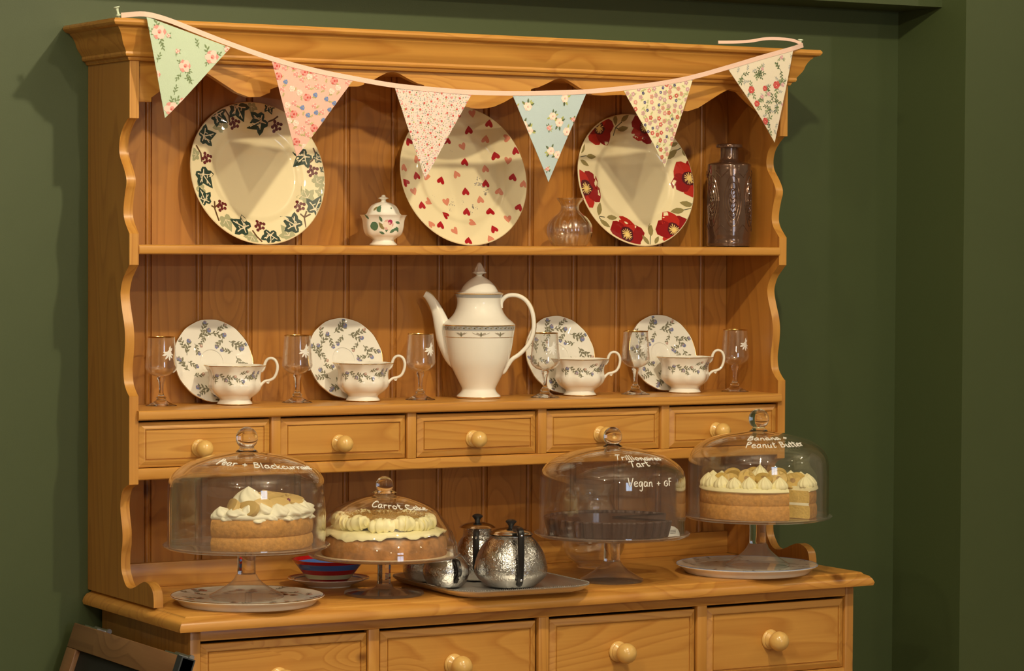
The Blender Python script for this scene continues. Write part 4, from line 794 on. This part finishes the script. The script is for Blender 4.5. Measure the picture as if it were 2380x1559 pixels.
b = MB(); b.lathe([(0, 0), (.0165, 0), (.0178, .0015), (.0178, .006), (.0165, .0078), (.0045, .0080), (0, .0076)], 24); bm1 = b.mesh('banana_slice', banana); b = MB(); b.lathe([(.0, .0081), (.0055, .0082), (.0, .0083)], 10); bm2 = b.mesh('banana_core', bancore)
for i, (rr, a, tx) in enumerate(((.068, -62, 1.0), (.066, -30, .9), (.06, 0, .5), (.064, 28, 1.0), (.07, 62, 1.0), (.078, 84, .9), (.030, -60, 1.1), (.035, 60, 1.0), (.074, -84, .8), (.062, 130, .9), (.062, 180, .9), (.062, 225, .9))):
    t = radians(cd + a); s_ = link('banana_slice', bm1, o, (rr * cos(t), rr * sin(t), .0685 + .006 * (rr < .068)), (tx if abs(a) < 90 else -tx, rs.uniform(-.3, .3), radians(CAMA + rs.uniform(-14, 14)))); link('core', bm2, s_)

# ---------------------------------------------------------------- striped cup and saucer
red = simple('glaze_red', (.55, .012, .016), .3, coat=1.0, spec=.1); redd = simple('glaze_dark_red', (.42, .010, .012), .3, coat=1.0, spec=.1); blu = simple('glaze_blue', (.08, .20, .62), .3, coat=1.0, spec=.1); gry = simple('glaze_cream_green', (.70, .68, .38), .3, coat=1.0, spec=.1)
o = thing('striped_saucer', 'white saucer with red and blue rim lines under the striped cup', 'saucer', (.4265, .047, 0))
top = [(0, .006), (.035, .006), (.05, .008), (.07, .0145), (.0775, .0165)]; bot = [(0, .001), (.034, .001), (.036, 0), (.042, 0), (.044, .002), (.062, .009), (.078, .0155)]
b = MB(); b.lathe(prof(bot, 3) + list(reversed(prof(top, 3))), 64); b.build('plate_body', white, o, ang=60)
tab = prof(top, 3)
for nm, ra, rb, m_ in (('red_band', .0725, .0772, red), ('blue_line', .0630, .0660, blu)):
    b = MB(); b.lathe([(ra, interp(tab, ra)), (ra, interp(tab, ra) + .0003), ((ra + rb) / 2, interp(tab, (ra + rb) / 2) + .0004), (rb, interp(tab, rb) + .0003), (rb, interp(tab, rb))], 64); b.build(nm, m_, o)
o = thing('striped_cup', 'wide cup with red, blue and cream stripes behind the carrot cake stand', 'cup', (.4265, .047, .0063), radians(20))
zs = [0, .002, .008, .0085, .0165, .0172, .0255, .0262, .036, .0366, .044]; rd = lambda z: .0345 + .80 * z
b = MB(); st = [(0, .0095, redd), (.0095, .0185, gry), (.0185, .0275, red), (.0275, .0385, blu), (.0385, .0450, red)]
for i, (za, zb, m_) in enumerate(st):
    b = MB(); t = .0035
    if i == 0: b.lathe([(0, 0), (rd(0) - .002, 0), (rd(0), .0015), (rd(zb), zb), (rd(zb) - t, zb), (rd(0) - t, .004), (0, .004)], 64)
    else: b.lathe([(rd(za), za), (rd(zb), zb), (rd(zb) - t, zb), (rd(za) - t, za), (rd(za), za)], 64)
    b.build('glazed_band', m_, o)
# ---------------------------------------------------------------- tray and steel tea set
def rrect(w_, h_, r, n=8):
    out = []
    for cx, cy, a0 in ((w_ / 2 - r, h_ / 2 - r, 0), (-w_ / 2 + r, h_ / 2 - r, 90), (-w_ / 2 + r, -h_ / 2 + r, 180), (w_ / 2 - r, -h_ / 2 + r, 270)):
        out += [(cx + r * cos(radians(a0 + 90 * i / n)), cy + r * sin(radians(a0 + 90 * i / n))) for i in range(n + 1)]
    return out
o = thing('steel_tray', 'oblong polished steel tray with rounded corners holding the teapots', 'tray', (.688, -.114, 0), radians(-2))
W_, H_, R_ = .292, .330, .060; b = MB(); v = []; L_ = 0
rows = [(-.030, .0015), (-.026, .0005), (-.010, .0045), (0, .0115), (.002, .0140), (.0, .0155), (-.0035, .0150), (-.006, .0128), (-.009, .0122), (-.011, .0105), (-.024, .0035), (-.028, .0028)]
for o_, z in rows: q = rrect(W_ + 2 * o_, H_ + 2 * o_, R_ + o_); L_ = len(q); v += [(x, y, z) for x, y in q]
f = [(j * L_ + i, j * L_ + (i + 1) % L_, (j + 1) * L_ + (i + 1) % L_, (j + 1) * L_ + i) for j in range(len(rows) - 1) for i in range(L_)] + [tuple(range((len(rows) - 1) * L_, len(rows) * L_)), tuple(reversed(range(L_)))]
b.add(v, f); b.build('tray_body', simple('brushed_steel', (.78, .77, .75), .42, metal=1.0), o, ang=50)
b = MB(); q = rrect(W_ + .001, H_ + .001, R_, 26); per = []
for a, c in zip(q, q[1:] + q[:1]):
    d = hypot(c[0] - a[0], c[1] - a[1]); k = max(1, int(d / .0042)); per += [(a[0] + (c[0] - a[0]) * i / k, a[1] + (c[1] - a[1]) * i / k) for i in range(k)]
for x, y in per: b.add([(x + .0015, y, .0155), (x, y + .0015, .0155), (x - .0015, y, .0155), (x, y - .0015, .0155), (x, y, .0172)], [(0, 1, 4), (1, 2, 4), (2, 3, 4), (3, 0, 4)])
b.build('beaded_edge', chrome, o)['kind'] = 'stuff'
TZ = .0042
def steel_pot(name, label, cat, x, y, body, lid, knob, hr, hz, hw=.0065, rz=-108, spout=True, group='hammered steel tea set on the tray'):
    o = thing(name, label, cat, (x, y, TZ), radians(rz), group)
    b = MB(); b.lathe(prof(body, 3), 64); b.build('body', ham, o, ang=50)
    if lid: b = MB(); b.lathe(prof(lid, 3), 56); ld = b.build('lid', chrome, o, ang=50)
    if knob: b = MB(); kz = knob; b.lathe([(0, kz - .001), (.0052, kz - .001), (.0050, kz + .003), (.0068, kz + .006), (.0102, kz + .0095), (.0104, kz + .0115), (.0080, kz + .0135), (.0035, kz + .0150), (0, kz + .0155)], 24); b.build('knob', black, ld)
    if hr:
        r0, r1, z0, z1 = hr, hz[2], hz[0], hz[1]
        b = MB(); b.tube(smooth([(r0, 0, z1), (r1 - .004, 0, z1 + .001), (r1 + .003, 0, z1 - .010), (r1 + .005, 0, (z0 + z1) / 2), (r1 - .002, 0, z0 + .010), (r1 - .012, 0, z0)], 5), hw, 8, up=(0, 1, 0), flat=1.0)
        hd = b.build('handle', black, o)
        for p in ((r1 + .0060, z1 - .008), (r1 + .0040, z0 + .009)):
            c = MB(); c.lathe([(0, 0), (.0026, 0), (.0020, .0012), (0, .0016)], 12); c.build('rivet', chrome, hd, (p[0] + .0025, 0, p[1]), (0, radians(90), 0))
        c = MB(); c.tube([(r0 - .012, 0, z0 + .004), (r1 - .010, 0, z0 + .001)], .0035, 8); c.build('bracket', chrome, o)
    if spout: c = MB(); c.tube(smooth([(-body[3][0] * .8, 0, .040), (-body[3][0] - .015, 0, .062), (-body[3][0] - .030, 0, .085)], 4), [.013 - .0007 * i for i in range(9)], 12); c.build('spout', chrome, o)
    return o
steel_pot('teapot', 'round hammered steel teapot with black strap handle, largest on the tray', 'teapot', .7120, -.150, [(0, 0), (.040, 0), (.052, .006), (.066, .020), (.0692, .031), (.0685, .042), (.062, .064), (.051, .082), (.041, .0925), (.0378, .0960), (.0400, .0985), (0, .0990)],
          [(0, .0990), (.0385, .0990), (.0390, .1010), (.0350, .1050), (.0230, .1090), (.0080, .1115), (0, .1118)], .1120, .036, (.012, .112, .079), rz=-107)
steel_pot('hot_water_jug', 'tall steel lidded pot behind the round teapot', 'jug', .7115, -.022, [(0, 0), (.036, 0), (.044, .010), (.0475, .026), (.046, .045), (.041, .062), (.034, .076), (.0285, .082), (.0275, .088), (.0275, .0985), (.0295, .1), (0, .1)],
          [(0, .1), (.0325, .1), (.0330, .1020), (.026, .1065), (.012, .1100), (0, .1105)], .1110, .026, (.020, .094, .052), rz=-122)
steel_pot('milk_jug', 'small hammered steel jug with black handle on the tray front left', 'jug', .6000, -.100, [(0, 0), (.026, 0), (.036, .007), (.0425, .020), (.0440, .032), (.041, .043), (.034, .053), (.0285, .059), (.0290, .0615), (.0275, .0612), (.027, .058), (0, .045)],
          None, None, .030, (.014, .050, .049), hw=.0055, rz=-92, spout=False)
steel_pot('sugar_pot', 'squat steel sugar pot at the back left of the tray', 'bowl', .6010, -.006, [(0, 0), (.024, 0), (.032, .006), (.0375, .018), (.0385, .030), (.036, .042), (.031, .050), (.0315, .053), (.0300, .052), (.029, .048), (0, .03)],
          None, None, None, None, spout=False)
# ---------------------------------------------------------------- glass jug behind the tart stand
o = thing('glass_jug', 'round clear glass jug standing behind the chocolate tart stand', 'jug', (1.0290, .066, 0), radians(-30))
jt = [(0, .028), (.002, .033), (.007, .034), (.013, .042), (.024, .0535), (.040, .0615), (.058, .0640), (.078, .0620), (.100, .0540), (.122, .0430), (.138, .0370), (.152, .0370), (.166, .0430), (.172, .0455)]
js = smooth(jt, 4); b = MB(); b.lathe([(0, .0005)] + [(r, z) for z, r in js] + [(r - .0022, max(z, .006)) for z, r in reversed(js)] + [(0, .006)], 64); b.build('glass_body', gwine, o, ang=60)
b = MB(); b.tube(smooth([(-.038, 0, .145), (-.052, 0, .158), (-.068, 0, .150), (-.075, 0, .120), (-.072, 0, .085), (-.060, 0, .062)], 5), .0050, 10, up=(0, 1, 0)); b.build('handle', gwine, o)

# ---------------------------------------------------------------- bunting
bun = thing('bunting', 'pink tape bunting with six floral fabric pennants across the dresser top', 'bunting', (.7, -.0565, 1.0))
YB = -.0575
rib = smooth([(-.034, 1.0535), (.004, 1.0565), (.045, 1.0490), (.093, 1.0340), (.171, 1.0095), (.261, .9845), (.34, .968), (.42, .9560), (.51, .9450), (.60, .9400), (.672, .9375), (.771, .9385), (.85, .9420), (.926, .9465), (1.015, .9560), (1.10, .968), (1.177, .9830), (1.264, 1.0060), (1.34, 1.0275), (1.417, 1.0480), (1.453, 1.0575)], 6)
def ribbon_strip(pts, wd, name, parent, yf, th=.0016):
    b = MB(); v = []; 
    for i, (x, z) in enumerate(pts):
        a, c = pts[max(0, i - 1)], pts[min(len(pts) - 1, i + 1)]; d = hypot(c[0] - a[0], c[1] - a[1]) or 1; nx, nz = -(c[1] - a[1]) / d * wd / 2, (c[0] - a[0]) / d * wd / 2; y = yf(i, x)
        v += [(x + nx, y - th, z + nz), (x - nx, y - th, z - nz), (x - nx, y, z - nz), (x + nx, y, z + nz)]
    f = [(i * 4 + j, i * 4 + (j + 1) % 4, i * 4 + 4 + (j + 1) % 4, i * 4 + 4 + j) for i in range(len(pts) - 1) for j in range(4)] + [(0, 3, 2, 1), tuple(len(v) - 4 + k for k in range(4))]
    b.add([(x - .7, y + .0565, z - 1.0) for x, y, z in v], f); return b.build(name, MATS['ribbon'], parent, smooth=False, fix=True)
ribbon_strip(rib, .0090, 'tape', bun, lambda i, x: YB + (.016 * max(0, 1 - (x + .034) / .04) if x < .01 else 0) + (.012 * max(0, (x - 1.42) / .035) if x > 1.42 else 0))
tail = smooth([(1.453, 1.0600), (1.435, 1.0665), (1.405, 1.0690), (1.370, 1.0680), (1.335, 1.0620), (1.30, 1.0590), (1.262, 1.0575)], 6)
ribbon_strip(tail, .0060, 'tape_end', bun, lambda i, x: -.040 + (1.453 - x) * .10)
random.seed(31)
def pennant(name, label, A, B, C_, fab, painter, folds=1.0):
    # A, B: ends of the top edge; C_: tip (x, z)
    n = 18; v = []; ids = {}
    bx, bz = (A[0] + B[0]) / 2, (A[1] + B[1]) / 2
    def yof(x, z):
        t = ((x - bx) * (C_[0] - bx) + (z - bz) * (C_[1] - bz)) / ((C_[0] - bx) ** 2 + (C_[1] - bz) ** 2)
        return YB - .0005 + folds * .0035 * t * sin(x * 42 + bx * 9) + .006 * t * t
    P = lambda x, z, e: (x - .7, yof(x, z) - e + .0565, z - 1.0)
    b = MB()
    for side in (0, 1):
        ids = {}; 
        for i in range(n + 1):
            for j in range(n + 1 - i):
                a_, c_ = i / n, j / n; x = A[0] + (B[0] - A[0]) * a_ + (C_[0] - A[0]) * c_; z = A[1] + (B[1] - A[1]) * a_ + (C_[1] - A[1]) * c_
                ids[i, j] = len(b.v); b.v.append(P(x, z, -.0008 * side))
        for i in range(n):
            for j in range(n - i):
                t = (ids[i, j], ids[i, j + 1], ids[i + 1, j]); b.f.append(t if not side else t[::-1]); b.m.append(0)
                if j < n - i - 1: t = (ids[i + 1, j], ids[i, j + 1], ids[i + 1, j + 1]); b.f.append(t if not side else t[::-1]); b.m.append(0)
    p = b.build(name, MATS[fab], bun, ang=60, label=label)
    ccw = [A, C_, B]; D = Decal(P, eps=.0004, step=.00005, clip=ccw); painter(D, A, B, C_); D.build('printed_flowers', p); return p
def scatter(A, B, C_, n, rs, dmin):
    out = []; tries = 0
    while len(out) < n and tries < n * 60:
        tries += 1; u, v = rs.random(), rs.random()
        if u + v > 1: u, v = 1 - u, 1 - v
        p = (A[0] + (B[0] - A[0]) * u + (C_[0] - A[0]) * v, A[1] + (B[1] - A[1]) * u + (C_[1] - A[1]) * v)
        if all(hypot(p[0] - q[0], p[1] - q[1]) > dmin for q in out): out.append(p)
    return out
def rose(D, x, y, s, rs, c=('c_pale', 'c_rose', 'c_rosed')):
    for k in range(6): t = k * pi / 3; D.poly(blob(x + s * .55 * cos(t), y + s * .5 * sin(t), s * .5, 7, .15, rs), c[0] if k % 2 else c[1], 2 + k % 2)
    D.poly(blob(x, y, s * .55, 8, .15, rs), c[0], 5); D.poly(blob(x + s * .1, y, s * .32, 7, .2, rs), c[1], 6); D.poly(blob(x, y - s * .1, s * .15, 6, .2, rs), c[2], 7)
def spriglet(D, x, y, s, a, rs, k='c_leaf'):
    q = xf([(0, 0), (.6, .1), (1.2, 0)], x, y, s, a); D.line(q, s * .07, k, 1)
    for t, sd in ((.3, 1), (.5, -1), (.8, 1), (1.0, -1), (1.2, .3)): p = xf([(t, .05)], x, y, s, a)[0]; D.poly(xf(LEAF, p[0], p[1], s * .5, a + sd * .8), k, 1)
def p_mint(D, A, B, C_):
    rs = random.Random(1)
    for x, z, s in ((.032, 1.026, .0135), (.082, .967, .0115), (.135, .985, .0130), (.028, .950, .008), (.058, .890, .0130), (.080, .902, .0085), (.068, .993, .0045), (.050, 1.020, .004), (.165, 1.000, .006)):
        for k in range(3): spriglet(D, x + rs.uniform(-.3, .3) * s, z + rs.uniform(-.3, .3) * s, s * rs.uniform(.9, 1.3), rs.uniform(0, 6.28), rs)
        rose(D, x, z, s, rs)
    for x, z, a in ((.075, .955, -2.2), (.085, .950, -1.0), (.035, 1.010, -1.2), (.110, 1.000, 1.9), (.063, .915, 1.3), (.030, .972, 1.2), (.10, .942, 2.9)): spriglet(D, x, z, .0115, a, rs)
def p_pink(D, A, B, C_):
    rs = random.Random(2)
    for i, (x, z) in enumerate(scatter(A, B, C_, 46, rs, .0125)):
        k = i % 5
        if k == 0: rose(D, x, z, .0075, rs, ('c_rose', 'c_rosed', 'c_red'))
        elif k == 1: rose(D, x, z, .0060, rs, ('c_pale', 'c_white', 'c_rose'))
        elif k == 2: rose(D, x, z, .0048, rs, ('c_blue', 'c_grey', 'c_navy'))
        else: rose(D, x, z, .0052, rs, ('c_rose', 'c_pale', 'c_rosed'))
        spriglet(D, x + .003, z - .005, .006, rs.uniform(0, 6.28), rs, 'c_leafl')
def p_ditsy(D, A, B, C_):
    rs = random.Random(3)
    for i, (x, z) in enumerate(scatter(A, B, C_, 640, rs, .0030)):
        c = ('c_rose', 'c_pale', 'c_grey', 'c_leaf', 'c_mauve', 'c_rose', 'c_grey', 'c_leafl')[i % 8]; D.poly(blob(x, z, rs.uniform(.0008, .0015), 5, .3, rs), c, 1)
    for x, z in scatter(A, B, C_, 60, rs, .012): D.poly(blob(x, z, .0022, 7, .15, rs), 'c_rosed' if rs.random() < .6 else 'c_rose', 2)
def p_blue(D, A, B, C_):
    rs = random.Random(4)
    for x, z, s in ((.797, .914, .0085), (.853, .897, .0075), (.868, .885, .0085), (.788, .878, .0085), (.800, .868, .0085), (.886, .868, .0085), (.802, .838, .0085), (.850, .830, .0080), (.866, .823, .0080), (.880, .932, .0080), (.900, .892, .0045), (.845, .874, .0050), (.770, .912, .006), (.843, .795, .0045)):
        for k in range(6): a = rs.uniform(0, 6.28); D.poly(xf(LEAF, x + s * .7 * cos(a), z + s * .7 * sin(a), s * 1.2, a), 'c_leafl' if k % 2 else 'c_green', 1)
        rose(D, x, z, s * 1.05, rs, ('c_white' if s > .006 else 'c_rose', 'c_pale', 'c_magenta' if s < .006 else 'c_rose'))
def flower5(D, x, y, s, c, cc, lv=3):
    for k in range(5): t = k * 1.2566; D.poly(blob(x + s * .55 * cos(t), y + s * .55 * sin(t), s * .38, 6, 0), c, lv)
    D.poly(blob(x, y, s * .28, 6, 0), cc, lv + 1)
def p_yellow(D, A, B, C_):
    rs = random.Random(5)
    for x, z in scatter(A, B, C_, 90, rs, .0075): spriglet(D, x, z, .0058, rs.uniform(0, 6.28), rs, 'c_leafl')
    for i, (x, z) in enumerate(scatter(A, B, C_, 80, rs, .0095)): c = ('c_rose', 'c_mauve', 'c_navy', 'c_rosed', 'c_mauve')[i % 5]; flower5(D, x, z, .0052 if c != 'c_navy' else .0036, c, 'c_white' if i % 2 else 'c_leafl')
def p_white(D, A, B, C_):
    rs = random.Random(6)
    for x, z, s in ((1.318, .962, .008), (1.352, .966, .006), (1.381, .974, .009), (1.345, .949, .005), (1.332, .935, .007), (1.355, .900, .008), (1.392, 1.030, .005), (1.397, .975, .005), (1.362, .955, .005), (1.345, 1.005, .004), (1.40, .935, .005)):
        for k in range(3): spriglet(D, x, z, s * rs.uniform(1.2, 1.8), rs.uniform(0, 6.28), rs, 'c_leaf')
        rose(D, x, z, s * .95, rs, ('c_rosed', 'c_red', 'c_pale') if s > .0055 else ('c_mauve', 'c_pale', 'c_red'))
    for x, z in ((1.335, 1.000), (1.343, .992), (1.375, .940), (1.367, .930), (1.385, .935), (1.370, .885), (1.295, .990), (1.390, 1.005)): 
        for k in range(3): spriglet(D, x, z, .012, rs.uniform(0, 6.28), rs, 'c_green' if k else 'c_leaf')
    for x, z in scatter(A, B, C_, 26, rs, .014): spriglet(D, x, z, .008, rs.uniform(0, 6.28), rs, 'c_grey')
pennant('pennant', 'mint green pennant with pink roses', (.008, 1.052), (.172, 1.003), (.047, .873), 'f_mint', p_mint)
pennant('pennant', 'pink pennant with red and blue flowers', (.254, .984), (.421, .952), (.308, .809), 'f_pink', p_pink, 1.2)
pennant('pennant', 'pale pennant with tiny red ditsy flowers', (.508, .943), (.673, .933), (.575, .772), 'f_ditsy', p_ditsy)
pennant('pennant', 'pale blue pennant with rose posies', (.763, .936), (.929, .943), (.847, .770), 'f_blue', p_blue, .8)
pennant('pennant', 'pale yellow pennant with small pink and navy flowers', (1.014, .953), (1.178, .981), (1.117, .803), 'f_yellow', p_yellow)
pennant('pennant', 'off-white pennant with red rose sprays', (1.261, 1.003), (1.421, 1.047), (1.384, .858), 'f_white', p_white, 1.2)
pinm = simple('mint_pin_plastic', (.62, .72, .55), .4)
for x, y, lab, tx in ((-.036, -.038, 'pale green push pin holding the bunting at the left cornice corner', -.25), (1.4525, -.036, 'pale green push pin holding the bunting at the right cornice corner', .1)):
    b = MB(); b.lathe([(0, 0), (.0006, 0), (.0006, .004), (.0045, .0045), (.0048, .0065), (.0026, .008), (.0020, .012), (.0030, .0175), (.0056, .0195), (.0056, .0212), (0, .0215)], 20)
    q = b.build('push_pin', pinm, None, (x, y, 1.0485), (0, tx, 0)); tag(q, lab, 'pin', 'push pins in the cornice')

# ---------------------------------------------------------------- folding blackboard sign leaning at the dresser's left side
o = thing('blackboard_sign', 'brown wooden framed blackboard leaning against the left side of the dresser', 'sign', (-.0400, -.0950, FLO))
o.location = (-.335, -.095, FLO); tl = radians(19.3); o.rotation_euler = (0, tl, 0)
HH = .895; t_ = .024; ya, yb = -.236, .262; fw = .046
def bxp(name, y0_, y1_, z0_, z1_, x0_=0, x1_=t_, m=wdk, **k): b = MB(); b.box(x0_, x1_, y0_, y1_, z0_, z1_); return b.build(name, m, o, bevel=.0015, **k)
bxp('frame_rail', ya, yb, HH - fw, HH); bxp('frame_rail', ya + fw, yb - fw, .10, .10 + fw); bxp('frame_stile', ya, ya + fw, .01, HH - fw - .0003); bxp('frame_stile', yb - fw, yb, .01, HH - fw - .0003)
bxp('blackboard', ya + fw, yb - fw, .10 + fw, HH - fw, .009, .016, simple('blackboard_paint', (.012, .012, .013), .7, bump=.2, bscale=30))
for yc in (-.185, .185):
    b = MB(); b.box(.002, .022, yc - .030, yc + .030, HH, HH + .0022); b.tube([(.024, yc - .030, HH + .002), (.024, yc + .030, HH + .002)], .0035, 10); b.tube([(.024, yc - .036, HH + .003), (.024, yc - .029, HH + .003)], .0048, 10); b.build('hinge', simple('zinc_hinge', (.55, .56, .56), .35, metal=1), o)
b = MB(); b.box(-.0012, t_ + .001, -.236, -.216, HH - .09, HH + .0008); b.build('strap', simple('dark_webbing', (.035, .042, .048), .8), o)
